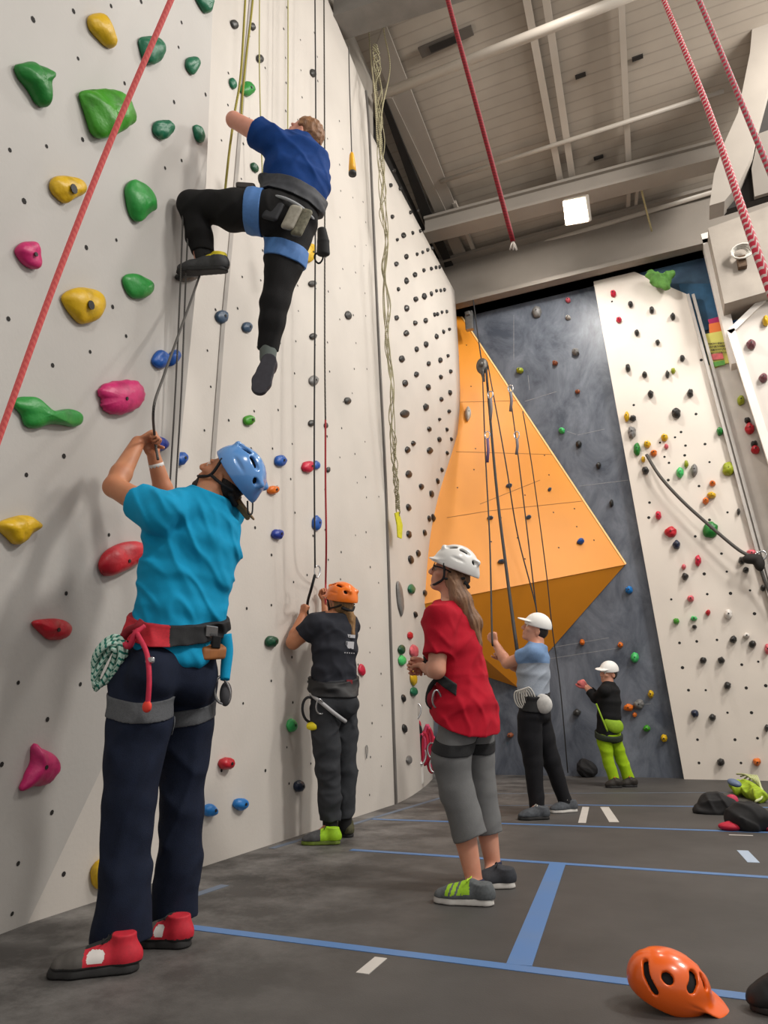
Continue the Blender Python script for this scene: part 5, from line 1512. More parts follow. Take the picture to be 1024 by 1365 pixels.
basic_body(P, secs, J, [(J['shL'], J['elL'], J['wrL'], (.05, .045, .03)), (J['shR'], J['elR'], J['wrR'], (.048, .042, .03))],
    [(J['hipL'], J['kneeL'], J['ankL'], hl + (tl - hl) * .7 + [0, 0, .035], (.08, .06, .055, .038)), (J['hipR'], J['kneeR'], J['ankR'], hr + (tr - hr) * .7 + [0, 0, .035], (.08, .06, .055, .038))],
    (J['head'], hf, hu), SK_PALE, h=.006,
    hands=[(J['wrL'], P.d(-.3, -.9, .2), P.d(.3, -.2, .8), 1, dict(curl=(75, 80, 55))), (J['wrR'], P.d(-.5, -.8, .1), P.d(-.4, .3, -.8), -1, dict(curl=(75, 80, 55)))])
S = SDF(.006)
S.loft([(P.p(711, 926, 0), lat, .168, .125), (P.p(711, 900, 0), lat, .17, .128), (P.p(712, 876, 0), lat, .172, .118), (P.p(717, 860, 0), lat, .09, .08)], .03, cap=.35)
for a in 'LR': S.cap(J['sh' + a], J['sh' + a] + (J['el' + a] - J['sh' + a]) * .5, .072, .068, .03, flat_b=True)
yoke(S, secs, J)
S.disp(wrinkle(0, 0, [P.d(.5, .8, .1)], .006, 36, 2)); S.cut(P.p(717, 855, 0), P.d(.1, -1, 0)); S.cut(P.p(711, 923, 0), P.d(.05, 1, 0))
zt_ = P.p(700, 884, 0)[2]
S.obj('tee_shirt', [mat('grey melange jersey', (152, 160, 172), .9, .16, 120), mat('pale blue sleeve', (116, 146, 186), .9, .16, 120)], P.root, color=lambda m: (m[:, 2] > zt_ - .01).astype(np.int32))
M_BT = cloth('black stretch cloth', (26, 26, 30), k=.2)
L1 = [P.p(*q) for q in [(706, 958, -.06), (707, 985, -.06), (711, 1015, -.06), (717, 1084, -.06)]]; R1 = [.098, .092, .072, .054]
L2 = [P.p(*q) for q in [(718, 958, .08), (726, 985, .09), (735, 1014, .1), (754, 1070, .14)]]; R2 = [.095, .085, .068, .052]
T = SDF(.006); T.loft([(P.p(713, 955, 0), lat, .165, .122), (P.p(712, 925, 0), lat, .155, .115)], .03, flat=(False, True))
limb(T, L1, R1, .02, flat_b=True); limb(T, L2, R2, .02, flat_b=True); T.disp(wrinkle(0, 0, [P.d(.8, .5, .1)], .006, 30, 7)); T.obj('trousers', M_BT, P.root)
belt = band(merge(S, T), P, 'harness_belt', M_BLACKWEB, P.p(712, 932, 0), P.d(.03, -1, 0), .06, .012, h=.006)
M = MB()
for i in range(6): M.tube([P.p(692 + i * 3.2, 932, -.16) + P.d(.25, 1, 0) * math.cos(t) * (.07 + .006 * i) + P.d(.8, -.1, -.1) * math.sin(t) * .035 for t in np.linspace(0, 2 * math.pi, 18)], .006, 6)
M.build('rope_coil', M_ROPEW, belt, smooth=True)
S_ = SDF(.005); S_.ell(P.p(724, 938, -.14), (.066, .045, .075), (P.d(1, 0, .2), P.d(0, 0, 1), P.d(0, -1, 0))); S_.obj('chalk_bag', mat('pale chalk bag', (206, 204, 200), .8, .3, 20), belt)
G_SH = [mat('grey trail shoe', (78, 82, 88), .8, .4, 60)]
shoe(P, hl, tl, G_SH, .09, .10, .03, M_ROPEW, sole_m=M_SOLEB, h=.005); shoe(P, hr, tr, G_SH, .09, .10, .03, M_ROPEW, sole_m=M_SOLEW, h=.005)
cap_hat(P, J['head'] + hu * .004, hf, hu, mat('white cap', (236, 234, 230), .6, .05, 10), 1.0)
f_, u_, r_ = head_frame(hf, hu); q = lambda a, b, c=0: J['head'] + f_ * a + u_ * b + r_ * c
Hr = SDF(.006); Hr.ell(q(-.028, -.005), (.08, .083, .08), (r_, f_, u_), .01); Hr.cut(q(-.02, 0), f_); Hr.obj('hair', HAIR_DARK, P.root)
FAR_HAND = J['wrL'] + P.d(-.3, -.9, .2) * .08

# ======================= child in lime trousers ==============================
P = Person('small person in black jacket and lime green trousers with white cap near the slate wall', (-0.88, 8.36))
J = P.joints(hipL=(805, 985, -.06), hipR=(818, 985, .06), kneeL=(811, 1015, -.06), ankL=(820, 1043, -.05), kneeR=(829, 1013, .07), ankR=(839, 1042, .08),
             shL=(806, 921, -.13), elL=(794, 931, .02), wrL=(781, 916, .08), shR=(818, 920, .13), elR=(798, 930, .22), wrR=(781, 914, .15), head=(811, 897, 0))
hl, tl = floor_at(828, 1050), floor_at(809, 1050)
hr, tr = floor_at(848, 1049), floor_at(829, 1049)
lat = P.d(.5, 0, .86)
secs = [(P.p(812, 980, 0), lat, .135, .115), (P.p(812, 955, 0), lat, .125, .105), (P.p(812, 935, 0), lat, .13, .105), (P.p(812, 922, 0), lat, .13, .09), (P.p(812, 913, 0), lat, .08, .07)]
hf, hu = P.d(-.88, .02, -.45), P.d(.0, -1, 0)
basic_body(P, secs, J, [(J['shL'], J['elL'], J['wrL'], (.042, .036, .025)), (J['shR'], J['elR'], J['wrR'], (.042, .036, .025))],
    [(J['hipL'], J['kneeL'], J['ankL'], hl + (tl - hl) * .7 + [0, 0, .03], (.065, .048, .045, .032)), (J['hipR'], J['kneeR'], J['ankR'], hr + (tr - hr) * .7 + [0, 0, .03], (.065, .048, .045, .032))],
    (J['head'], hf, hu), SK_PALE, h=.006, s=.92, neck_r=.045,
    hands=[(J['wrL'], P.d(-.6, -.7, .1), P.d(-.2, .3, .8), 1, dict(curl=(65, 75, 50), s=.85)), (J['wrR'], P.d(-.6, -.7, .1), P.d(-.3, .3, -.8), -1, dict(curl=(65, 75, 50), s=.85))])
S = SDF(.006)
S.loft([(P.p(811, 985, 0), lat, .145, .125), (P.p(812, 955, 0), lat, .135, .12), (P.p(812, 935, 0), lat, .142, .12), (P.p(812, 920, 0), lat, .14, .105), (P.p(812, 911, 0), lat, .075, .07)], .03, cap=.4)
for a in 'LR': limb(S, [J['sh' + a], J['el' + a], J['wr' + a] + (J['el' + a] - J['wr' + a]) * .35], [.056, .052, .045], .02, flat_b=True)
yoke(S, secs, J, .055)
S.cut(P.p(811, 991, 0), P.d(0, 1, 0)); S.obj('jacket', cloth('black fleece', (24, 24, 26), k=.2), P.root)
M_LIME = cloth('lime trousers', (156, 192, 26), k=.16)
L1 = [P.p(*q) for q in [(805, 985, -.06), (811, 1014, -.06), (819, 1040, -.05)]]; R1 = [.078, .06, .052]
L2 = [P.p(*q) for q in [(818, 985, .06), (829, 1012, .07), (840, 1043, .08)]]; R2 = [.078, .062, .055]
T = SDF(.006); T.loft([(P.p(812, 983, 0), lat, .14, .115), (P.p(812, 968, 0), lat, .13, .11)], .03)
limb(T, L1, R1, .015, flat_b=True); limb(T, L2, R2, .015, flat_b=True); T.disp(wrinkle(0, 0, [P.d(.3, .9, .1)], .006, 34, 7)); T.obj('trousers', M_LIME, P.root)
hb = SDF(.005); hb.ell(P.p(818, 966, -.1), (.10, .05, .085), (P.d(1, 0, .3), P.d(-.3, 0, 1), P.d(.15, -1, 0))); hb.cut(P.p(816, 956, 0), P.d(.12, -1, 0)); ho = hb.obj('sling_bag', mat('lime fabric bag', (140, 176, 24), .7, .2, 40), P.root)
tube_obj('bag_strap', catmull([P.p(795, 938, -.12), P.p(803, 958, -.17), P.p(810, 975, -.16)], 4), .01, _mats['lime fabric bag'], ho, 6)
band(merge(S, T), P, 'harness_belt', mat('dark green harness', (38, 48, 34), .8, .2, 60), P.p(814, 981, 0), P.d(.1, -1, 0), .03, .012, h=.006)
for a, b in ((hl, tl), (hr, tr)): shoe(P, a, b, [mat('dark climbing shoe', (40, 34, 28), .7, .4, 60)], .07, .085, .025, mat('orange lace', (210, 120, 30), .7), sole_m=M_SOLEB, h=.005)
cap_hat(P, J['head'] + hu * .004, hf, hu, _mats['white cap'], .95)
f_, u_, r_ = head_frame(hf, hu); q = lambda a, b, c=0: J['head'] + f_ * a + u_ * b + r_ * c
Hr = SDF(.006); Hr.ell(q(-.026, -.005), (.075, .08, .075), (r_, f_, u_), .01); Hr.cut(q(-.02, 0), f_); Hr.obj('hair', HAIR_DARK, P.root)
for a, nm in ((J['wrL'], 'glove'),):
    G_ = SDF(.005); hand(G_, a, P.d(-.6, -.7, .1), P.d(-.2, .3, .8), 1, (65, 75, 50), .9); g2 = G_.clone(.004); g2.obj('glove', mat('pink glove', (206, 106, 104), .8, .3, 40), P.root)
CHILD_HAND = J['wrL'] + P.d(-.6, -.7, .1) * .07

# ======================= the climber ==============================
c0 = hit(378, 300, FWD * 0, FWD) if False else None
dirh = ray(378, 300); dirh = unit([dirh[0], dirh[1], 0]) * 3.5
P = Person('climber in dark blue tee and black trousers high on the wall with one knee raised', dirh)
J = P.joints(hipL=(366, 288, -.06), hipR=(390, 300, .04), kneeL=(254, 272, .0), ankL=(268, 340, .06), kneeR=(366, 402, .04), ankR=(357, 470, .1),
             shL=(366, 190, -.06), elL=(312, 160, .0), wrL=(338, 174, .24), shR=(420, 216, .06), elR=(412, 235, .33), wrR=(385, 200, .5), head=(404, 182, .05))
lat = P.d(.82, .38, .3)
secs = [(P.p(383, 292, 0), lat, .165, .13), (P.p(388, 262, 0), lat, .15, .115), (P.p(397, 235, 0), lat, .175, .12), (P.p(398, 208, .01), lat, .175, .11), (P.p(397, 194, .03), lat, .1, .08)]
hf, hu = P.d(-.80, -.50, .22), P.d(.52, -.85, 0)
toeR = P.p(345, 520, .06)
basic_body(P, secs, J, [(J['shL'], J['elL'], J['wrL'], (.055, .046, .031)), (J['shR'], J['elR'], J['wrR'], (.05, .045, .031))],
    [(J['hipL'], J['kneeL'], J['ankL'], P.p(264, 354, .05), (.085, .06, .055, .036)), (J['hipR'], J['kneeR'], J['ankR'], toeR + (J['ankR'] - toeR) * .6, (.085, .06, .055, .036))],
    (J['head'], hf, hu), skin_mat('ruddy skin', (222, 162, 142)), neck_r=.056,
    hands=[(J['wrL'], P.d(.15, -.6, .5), P.d(-.7, .1, .3), 1, dict(curl=(80, 80, 60))), (J['wrR'], P.d(-.1, -.8, .4), P.d(-.6, .1, -.5), -1, dict(curl=(75, 80, 60)))])
M_ROYAL = cloth('royal blue jersey', (10, 58, 124), k=.16)
S = SDF(.005)
S.loft([(P.p(390, 268, 0), lat, .165, .125), (P.p(397, 240, 0), lat, .195, .135), (P.p(398, 210, .01), lat, .19, .125), (P.p(396, 192, .03), lat, .1, .085)], .03, cap=.4)
for a, k_ in (('L', .4), ('R', .6)): S.cap(J['sh' + a], J['sh' + a] + (J['el' + a] - J['sh' + a]) * k_, .084 if a == 'L' else .07, .085 if a == 'L' else .07, .035, flat_b=True)
yoke(S, secs, J, .072)
S.disp(wrinkle(0, 0, [P.d(.6, .7, .1), P.d(.9, -.2, .3)], .006, 34, 21)); S.cut(P.p(402, 178, .03), P.d(.2, -1, .2))
S.obj('tee_shirt', M_ROYAL, P.root)
L1 = [P.p(*q) for q in [(368, 286, -.06), (310, 280, -.04), (256, 274, .0), (266, 312, .04), (270, 336, .06)]]; R1 = [.125, .105, .075, .07, .062]
L2 = [P.p(*q) for q in [(388, 300, .04), (380, 345, .03), (366, 402, .04), (362, 432, .07), (358, 466, .1)]]; R2 = [.13, .112, .072, .07, .05]
M_BT2 = cloth('black climbing trousers', (28, 27, 28), k=.2)
T = SDF(.005); T.loft([(P.p(383, 290, 0), lat, .18, .145), (P.p(388, 262, 0), lat, .158, .122)], .03, flat=(False, True))
limb(T, L1, R1, .025, flat_b=True); limb(T, L2, R2, .025, flat_b=True)
T.disp(wrinkle(0, 0, [P.d(.6, .7, .1), P.d(.9, -.3, 0)], .006, 30, 7)); T.obj('trousers', M_BT2, P.root)
belt = band(merge(S, T), P, 'harness_belt', mat('grey black harness belt', (58, 60, 66), .7, .35, 40), P.p(388, 262, 0), P.d(.30, -1, 0), .05, .014)
M_BLW = mat('blue leg loop webbing', (78, 124, 186), .7, .12, 60)
band(T, P, 'leg_loop', M_BLW, P.p(340, 282, -.05), P.d(1, .08, 0), .045, .009, belt, cuts=[(P.p(350, 318, 0), P.d(0, 1, 0))])
band(T, P, 'leg_loop', M_BLW, P.p(381, 340, .03), P.d(.28, -1, 0), .05, .009, belt, cuts=[(P.p(352, 330, 0), P.d(-1, .1, 0))])
def pouch(c, sz, ax, m, nm):
    S_ = SDF(.004); S_.box(c, sz, ax, .02); S_.obj(nm, m, belt)
axg = (P.d(.9, .35, .2), P.d(-.3, .95, 0), P.d(-.2, .1, -1))
pouch(P.p(389, 290, -.17), (.035, .075, .022), axg, mat('beige pouch', (168, 162, 148), .7, .3, 40), 'gear_pouch')
pouch(P.p(402, 297, -.16), (.032, .085, .024), axg, mat('worn grey pouch', (128, 124, 104), .7, .5, 60), 'gear_pouch')
pouch(P.p(364, 281, -.16), (.045, .06, .016), axg, mat('dark pocket', (44, 45, 50), .7, .3, 40), 'gear_pocket')
pouch(P.p(374, 274, -.17), (.025, .02, .012), axg, M_BLACKWEB, 'buckle')
tube_obj('gear_loop', catmull([P.p(352, 262, -.1), P.p(375, 263, -.19), P.p(400, 275, -.17), P.p(418, 292, -.05)], 5), .009, mat('pale grey loop', (150, 152, 156), .6), belt, 8)
S_ = SDF(.004); S_.box(P.p(328, 249, .0), (.055, .025, .022), (P.d(1, -.1, 0), P.d(0, 0, 1), P.d(0, 1, 0)), .015); S_.obj('belay_device', mat('dark brown device', (62, 54, 50), .6), belt)
# shoes: the left one on a foothold, the right one hanging toes down
SH6 = [mat('black grey climbing shoe', (64, 64, 66), .6, .4, 30), mat('yellow shoe cuff', (220, 200, 30), .6)]
hL, tL = P.p(303, 362, -.02), P.p(236, 366, .1)
shoe(P, hL, tL, SH6, .105, .10, .022, M_BLACKWEB, up=P.d(.08, -1, 0), color=lambda a, b, c: ((b > .085) & (a < .4)).astype(np.int32), sole_m=M_SOLEB)
S_ = SDF(.004); S_.cap(P.p(268, 326, .06), P.p(272, 348, .05), .052, .046, .01); S_.obj('sock', M_PAD, P.root)
shoe(P, P.p(361, 473, .0), P.p(343, 522, -.01), [mat('dark purple grey shoe', (58, 54, 62), .7, .3, 40)], .09, .10, .02, M_BLACKWEB, up=P.d(.1, -.2, 1), sole_m=mat('dark shoe sole', (52, 50, 58), .75, .25, 30))
S_ = SDF(.004); S_.cap(P.p(358, 462, .09), P.p(357, 478, .09), .05, .045, .01); S_.obj('sock', mat('grey green sock', (96, 104, 100), .9), P.root)
f_, u_, r_ = head_frame(hf, hu); q = lambda a, b, c=0: J['head'] + f_ * a + u_ * b + r_ * c
Hr = SDF(.004); Hr.ell(q(-.02, .022), (.083, .103, .098), (r_, f_, u_), .01); Hr.cut(q(.0, 0), unit(f_ - u_ * .6)); Hr.cut(q(.0, -.058), unit(-u_ * 1.0 + f_ * .8)); Hr.ell(q(.0, -.015, -.085), (.03, .03, .04), (r_, f_, u_), .01, 's'); Hr.ell(q(.0, -.015, .085), (.03, .03, .04), (r_, f_, u_), .01, 's')
Hr.disp(wrinkle(0, 0, [P.d(.9, .3, .3), P.d(.2, .9, .3)], .004, 110, 5)); Hr.obj('hair', mat('auburn hair', (112, 74, 46), 0.5, 0, 30, 0.5, 260, rgb2=(158, 112, 74), stretch=(1, 1, .12)), P.root)
CL = dict(J=J, hand=J['wrL'] + P.d(.15, -.6, .5) * .08 + P.d(-.7, .1, .3) * .03, P=P)
# ---------------------------------------------------------------- ropes
def to_roof(pts):
    """carry a rope on, in its own direction, until it meets the roof"""
    a, b = np.asarray(pts[0], float), np.asarray(pts[1], float); d = unit(a - b)
    g = a[2] - dz(a[1]); dg = d[2] + 0.2 * d[1]
    t = -g / dg if dg > 0.2 else 0
    if t <= 0.05: return list(pts)
    t = min(t, 9); step = np.linalg.norm(a - b); out = []; x = 0.0
    while x < t:
        x = min(t, x + step); step *= 1.8
        out.insert(0, a + d * x)
    return out + list(pts)
def on_down(pts, more=0.35):
    a, b = np.asarray(pts[-1], float), np.asarray(pts[-2], float)
    return list(pts) + [a + unit(a - b) * more]

def rope(label, pts, r, m, group=None, sub=6, cat='rope', name='hanging_rope', sides=8):
    o = tube_obj(name, pts, r, m, None, sides, sub)
    return tag(o, label, cat, group)
R_PINK = rope_mat('coral rope sheath', (238, 112, 106), (224, 88, 90), 90, 2, .5)
R_RED = rope_mat('dark red rope sheath', (160, 16, 34), (128, 10, 26), 70, 2, .5)
R_STRIPE = rope_mat('red and white rope', (208, 30, 62), (224, 200, 194), 38, 1, .66)
R_STRIPE2 = rope_mat('pink and grey rope', (206, 50, 78), (170, 156, 152), 46, 1, .55)
R_BLACK = rope_mat('black rope sheath', (30, 29, 30), (52, 50, 50), 90, 2, .6)
R_SPECK = rope_mat('speckled dark rope', (40, 36, 32), (120, 112, 96), 30, 1, .8)
R_YEL = rope_mat('yellow olive rope', (170, 158, 52), (120, 112, 58), 60, 1, .6)
R_PALEY = rope_mat('pale olive rope', (184, 178, 116), (150, 146, 100), 60, 1, .6)
R_GREY = rope_mat('grey belay rope', (92, 88, 84), (60, 58, 56), 80, 2, .5)
R_NET = rope_mat('cream braided cord', (176, 168, 136), (112, 106, 80), 50, 1, .55)

rope('coral rope slanting across the near panel at the left', on_down(to_roof([at(300, -170, 1.5), at(228, 0, 1.42), at(150, 182, 1.36), at(72, 380, 1.3), at(0, 580, 1.25), at(-60, 750, 1.22)])), .0056, R_PINK, sides=10)
ro = rope('plain dark red rope hanging from the roof with a frayed white end', to_roof([at(580, -70, 3.3), at(597, 0, 3.25), at(640, 158, 3.2), at(684, 322, 3.15)]), .0108, R_RED, sides=10)
M = MB()
for i in range(9):
    a = at(684, 321, 3.15); b = at(684 + (i % 3 - 1) * 4.5 + random.uniform(-1, 1), 333 + random.uniform(-2, 2), 3.15 + (i // 3 - 1) * .02)
    M.tube([a, (a + b) / 2 + random.uniform(-1, 1) * .003, b], .0035, 5)
M.build('frayed_end', mat('white frayed fibre', (224, 214, 204), .9), ro, smooth=True)
rope('red and white twisted rope reaching lowest at the right picture edge', on_down(to_roof([at(862, -55, 2.8), at(885, 0, 2.6), at(935, 122, 2.1), at(968, 215, 1.75), at(1000, 310, 1.45), at(1034, 405, 1.28)])), .0085, R_STRIPE, 'twisted ropes at the right', sides=10)
rope('pink and grey twisted rope nearest the top right corner', on_down(to_roof([at(906, -60, 2.6), at(932, 0, 2.5), at(962, 72, 2.35), at(992, 145, 2.2), at(1040, 262, 2.0)])), .0085, R_STRIPE2, 'twisted ropes at the right', sides=10)
CP = CL['P']
G_W = 'ropes hanging down the main wall'
rope('yellow olive rope held at the climber elbow, left strand', to_roof([wallp(333, -120, .4), CP.p(327, 0, .25), CP.p(321, 99, .25), CP.p(313, 150, .26), CP.p(306, 200, .22), CP.p(300, 255, .15), CP.p(298, 272, .13)]), .0075, R_YEL, G_W)
rope('yellow olive rope held at the climber elbow, right strand', to_roof([wallp(346, -120, .4), CP.p(337, 0, .3), CP.p(328, 78, .3), CP.p(322, 150, .3), CP.p(326, 172, .3)]), .0075, R_YEL, G_W)
rope('thin pale olive rope ending behind the climber sleeve', to_roof([wallp(346, -90, .15), wallp(346, 0, .15), wallp(346, 100, .15), wallp(350, 240, .15)]), .005, R_PALEY, G_W)
rope('thin pale olive rope hanging down behind the climber head', to_roof([wallp(384, -90, .15), wallp(384, 0, .15), wallp(384, 110, .15), wallp(383, 260, .15)]), .0055, R_PALEY, G_W)
rope('black rope running from the roof to the steel ring above the orange helmet', to_roof([wallp(420, -90, .3), wallp(420, 0, .3), wallp(421, 160, .3), wallp(420, 400, .3), wallp(419, 600, .28), wallp(420, 757, .25)]), .0065, R_BLACK, G_W)
rope('speckled dark rope right beside the black rope behind the climber', to_roof([wallp(432, -90, .32), wallp(432, 0, .32), wallp(433, 240, .32), wallp(433, 460, .3), wallp(434, 562, .29)]), .0065, R_SPECK, G_W)
rope('red rope coming down to the raised hand beside the orange helmet', [wallp(434, 560, .29), wallp(434, 640, .28), wallp(435, 720, .26), ORA['handR'] + [0, 0, .09], ORA['handR'], ORA['handR'] - [0, 0, .12]], .0075, rope_mat('red climbing rope', (178, 42, 48), (140, 28, 36), 70, 2, .5), G_W)
tag(tube_obj('carabiner', carabiner(wallp(423, 762, .25), (0, .15, 1), (.3, 1, 0), .09, .055), .0055, M_METAL, None, 8), 'steel snap ring at the end of the black rope', 'carabiner')
rope('short black sling from the steel ring down into the fist', [wallp(420, 766, .25), wallp(415, 785, .22), ORA['handL'] + [0, 0, .03], ORA['handL'] - [0, 0, .06]], .010, mat('black sling', (26, 26, 28), .8, .2, 60))
# pull cord with yellow grip
pc = rope('grey pull cord with a yellow grip hanging by the roof corner', [wallp(465, 62, .35), wallp(466, 110, .35), wallp(469, 206, .35)], .006, R_GREY, cat='pull cord', name='pull_cord')
tube_obj('grip', [wallp(469, 204, .35), wallp(469, 207, .35), wallp(469.5, 218, .35), wallp(470, 230, .35)], [.014, .022, .03, .036], mat('yellow grip', (226, 166, 24), .4), pc, 12)
tube_obj('grip_tip', [wallp(470, 229.5, .35), wallp(470, 233, .35)], .036, mat('black grip tip', (44, 44, 42), .6), pc, 12)
rope('thin grey rope hanging beside the panel edge, nearer the coral rope', [nearp(244, 285, .08), nearp(240, 390, .08), nearp(234, 520, .07), nearp(227, 640, .06), nearp(224, 720, .06)], .0048, R_GREY, 'thin ropes behind the belayer')
rope('thin grey rope hanging beside the panel edge, nearer the climber shin', [nearp(251, 300, .1), nearp(247, 390, .1), nearp(242, 520, .1), nearp(235, 640, .1), nearp(232, 720, .1)], .0048, R_GREY, 'thin ropes behind the belayer')
bh = BEL['hand']
rope('grey belay rope from the climber shoe down to the turquoise belayer fists', [CP.p(266, 368, .06), at(253, 405, 3.78), at(236, 452, 3.5), at(218, 502, 3.25), at(205, 543, 3.0), bh, bh + [0.01, 0.02, -.1]], .0062, R_GREY)
# braided hanging bundle beside the seam
M = MB(); UVs = []
cl = catmull([wallp(500, 60, .25), wallp(503, 92, .25), wallp(508, 200, .2), wallp(513, 330, .18), wallp(519, 480, .16), wallp(525, 600, .14), wallp(529, 655, .12), wallp(531, 688, .1)], 24)
n_ = len(cl)
for kk in range(7):
    pts = []
    for i, c in enumerate(cl):
        u = i / n_; wd = .006 + .042 * max(0, math.sin(math.pi * min(1, u * 1.1 + .05))) ** .6 * (1 - .6 * u)
        pts.append(c + np.array([.3, 1, 0]) * wd * math.sin(i * (.12 + .07 * kk) + kk * 1.26) + np.array([1, 0, 0]) * .02 * math.cos(i * (.12 + .05 * kk) + kk * 1.26))
    v, f, uu = tube_geo(pts, .005, 5); M.add(v, f); UVs += uu
bo_ = np_mesh('daisy_chain', M.v, M.f, R_NET, None, True, uvs=UVs, loc=cl[-1])
tag(bo_, 'long braided cream cord bundle hanging beside the grey seam', 'cord bundle')
M = MB(); M.prism([wallp(*q, .11) for q in [(527, 684), (532, 682), (537, 700), (536, 718), (531, 716), (530, 700)]], NW, .012)
M.build('yellow_tag', mat('yellow rope tag', (214, 206, 40), .6, .2, 40), bo_)
# ropes in front of the orange volume
G_O = 'ropes in front of the orange volume'
hub = hit(643, 488, (0, YB - .75, 0), NB)
fh = FAR_HAND
def o_pt(px, py, t):
    """point on the way from the pulley (t=0) to the far belayer (t=1)"""
    return at(px, py, depth_of(hub) + (depth_of(fh) - depth_of(hub)) * t)
rope('black rope leftmost on the orange volume, ending in the pale belayer fist', [hub, o_pt(647, 600, .3), o_pt(653, 720, .65), fh + [0, 0, .03], fh - [0, 0, .1]], .0085, R_BLACK, G_O)
rope('thick doubled black rope slanting over the orange volume to the harness', [hub + [.05, 0, 0], o_pt(661, 640, .4), o_pt(674, 750, .72), o_pt(690, 870, 1.02), o_pt(700, 925, 1.04)], .016, R_BLACK, G_O)
rope('thin black rope right beside the thick doubled rope on orange', [hub + [.08, 0, 0], at(673.5, 612, 8.2), at(690, 712, 7.9), at(714, 806, 7.6), at(722, 860, 7.5)], .0075, R_BLACK, G_O)
rope('thin black rope starting at the orange volume edge, second from right', [at(678, 512, 8.9), at(687, 577, 8.7), at(699, 675, 8.4), at(709, 760, 8.1), at(722, 870, 7.9)], .0075, R_BLACK, G_O)
rope('thin black rope rightmost on orange, reaching down the slate wall', [at(697, 548, 8.9), at(710, 626, 8.7), at(728, 760, 8.4), at(736, 835, 8.25), at(747, 917, 8.15), at(757, 1030, 8.05)], .0065, R_BLACK, G_O)
rope('short dark cord from the beam down to the pulley block', [hit(631, 400, (0, YB - .5, 0), NB), hit(637, 445, (0, YB - .6, 0), NB), hub], .009, R_BLACK)
S_ = SDF(.008); S_.ell(hub, (.085, .06, .12)); S_.cap(hub + [0, -.02, -.1], hub + [.02, -.02, -.24], .03, .015); S_.sph(hub + [0, -.06, 0], .04, .01)
tag(S_.obj('pulley_block', mat('grey pulley body', (92, 88, 84), .5, .3, 20, metal=.4), None, loc=hub), 'grey pulley block hanging at the tip of the orange volume', 'pulley')
M = MB(); c = hit(626, 428, (0, YB - .35, 0), NB)
tag(MB().box(c, (.12, .08, .3), None).box(c + [0, -.05, .1], (.06, .06, .06)).build('anchor_bracket', M_STEEL, None, loc=c, bevel=.01), 'small steel anchor bracket under the beam above the orange tip', 'bracket')
# quickdraws clipped on the ropes
for i, (x, y, l) in enumerate([(655, 545, .28), (651, 600, .3), (682, 535, .25), (690, 595, .2)]):
    c = at(x, y, 8.5); t_ = thing('quickdraw', ['grey quickdraw high on the thick rope over orange', 'purple quickdraw on the left rope over orange', 'grey quickdraw on the second rope from the right, upper', 'grey quickdraw on the second rope from the right, lower'][i], 'quickdraw', c, 'quickdraws on the orange volume')
    tube_obj('sling', [c + [0, 0, l / 2], c, c - [.02, 0, l / 2]], .018, [mat('grey sling', (110, 104, 108), .7), mat('purple sling', (96, 74, 110), .7)][i == 1], t_, 6)
    tube_obj('carabiner', carabiner(c + [0, 0, l / 2 + .04], (0, 0, 1), (1, 0, 0), .1, .06), .008, M_METAL, t_, 5)
# cable and knot on the beige panel
bc = rope('doubled grey rope slanting down the beige panel to a dark knot', [backp(862, 606, .2), backp(880, 635, .25), backp(910, 668, .28), backp(950, 704, .3), backp(985, 733, .32), backp(1008, 747, .34), backp(1020, 775, .3), backp(1034, 810, .25)], .02, R_GREY)
S_ = SDF(.01); S_.ell(backp(1002, 745, .34), (.1, .07, .06)); S_.ell(backp(1012, 750, .34), (.06, .06, .1)); S_.obj('knot', M_DARK, bc)
tube_obj('carabiner', carabiner(backp(1012, 742, .36), (1, 0, .3), (0, 0, 1), .16, .1), .012, M_METAL, bc, 6)
rope('short pale cord dangling below the big roof beam', [roofp(853, 238, .35), roofp(858, 265, .4), roofp(869, 308, .5)], .012, rope_mat('straw cord', (190, 176, 130), (160, 148, 110), 40, 1, .5))
rope('thin white cord looping down at the top of the climbing wall, left', [roofp(491, -6, .4), roofp(493, 60, .3), wallp(500, 130, .3), wallp(503, 190, .25)], .008, R_NET, 'white cords under the roof')
rope('thin white cord looping down at the top of the climbing wall, right', [roofp(509, -6, .4), roofp(512, 42, .3), roofp(520, 90, .3), wallp(509, 150, .28), wallp(507, 210, .24)], .008, R_NET, 'white cords under the roof')

# ---------------------------------------------------------------- things on the walls
# black bag clipped to the ropes beside the climber
c = wallp(428, 318, .45); cs = depth_of(c) / 940
t_ = thing('hanging_pouch', 'black pouch hanging on the ropes at the climber hip', 'bag', c)
hx = unit(np.cross((0, 0, 1), ray(428, 318))) * -1
S_ = SDF(.005); S_.loft([(at(431, 338, depth_of(c)), RIGHT, 9 * cs, 8 * cs), (at(431, 322, depth_of(c)), RIGHT, 8 * cs, 7.5 * cs), (at(429, 306, depth_of(c)), RIGHT, 6 * cs, 6 * cs)], .01, cap=.5); S_.obj('pouch', mat('black pouch fabric', (24, 24, 26), .8, .2, 40), t_)
tube_obj('carabiner', carabiner(at(425, 344, depth_of(c)), (0, 0, 1), RIGHT, 16 * cs, 11 * cs), 1.3 * cs, M_PAD, t_, 6)
tube_obj('strap', catmull([at(431, 304, depth_of(c)), at(437, 318, depth_of(c)), at(433, 336, depth_of(c))], 5), 1.0 * cs, M_BLACKWEB, t_, 6)
# steel clip on the wall
tag(tube_obj('wall_clip', carabiner(wallp(489, 1002, .012), (0, 0, 1), (0, 1, 0), .10, .034), .004, M_STEEL, None, 6), 'slim steel wall clip low beside the grey seam', 'wall clip')
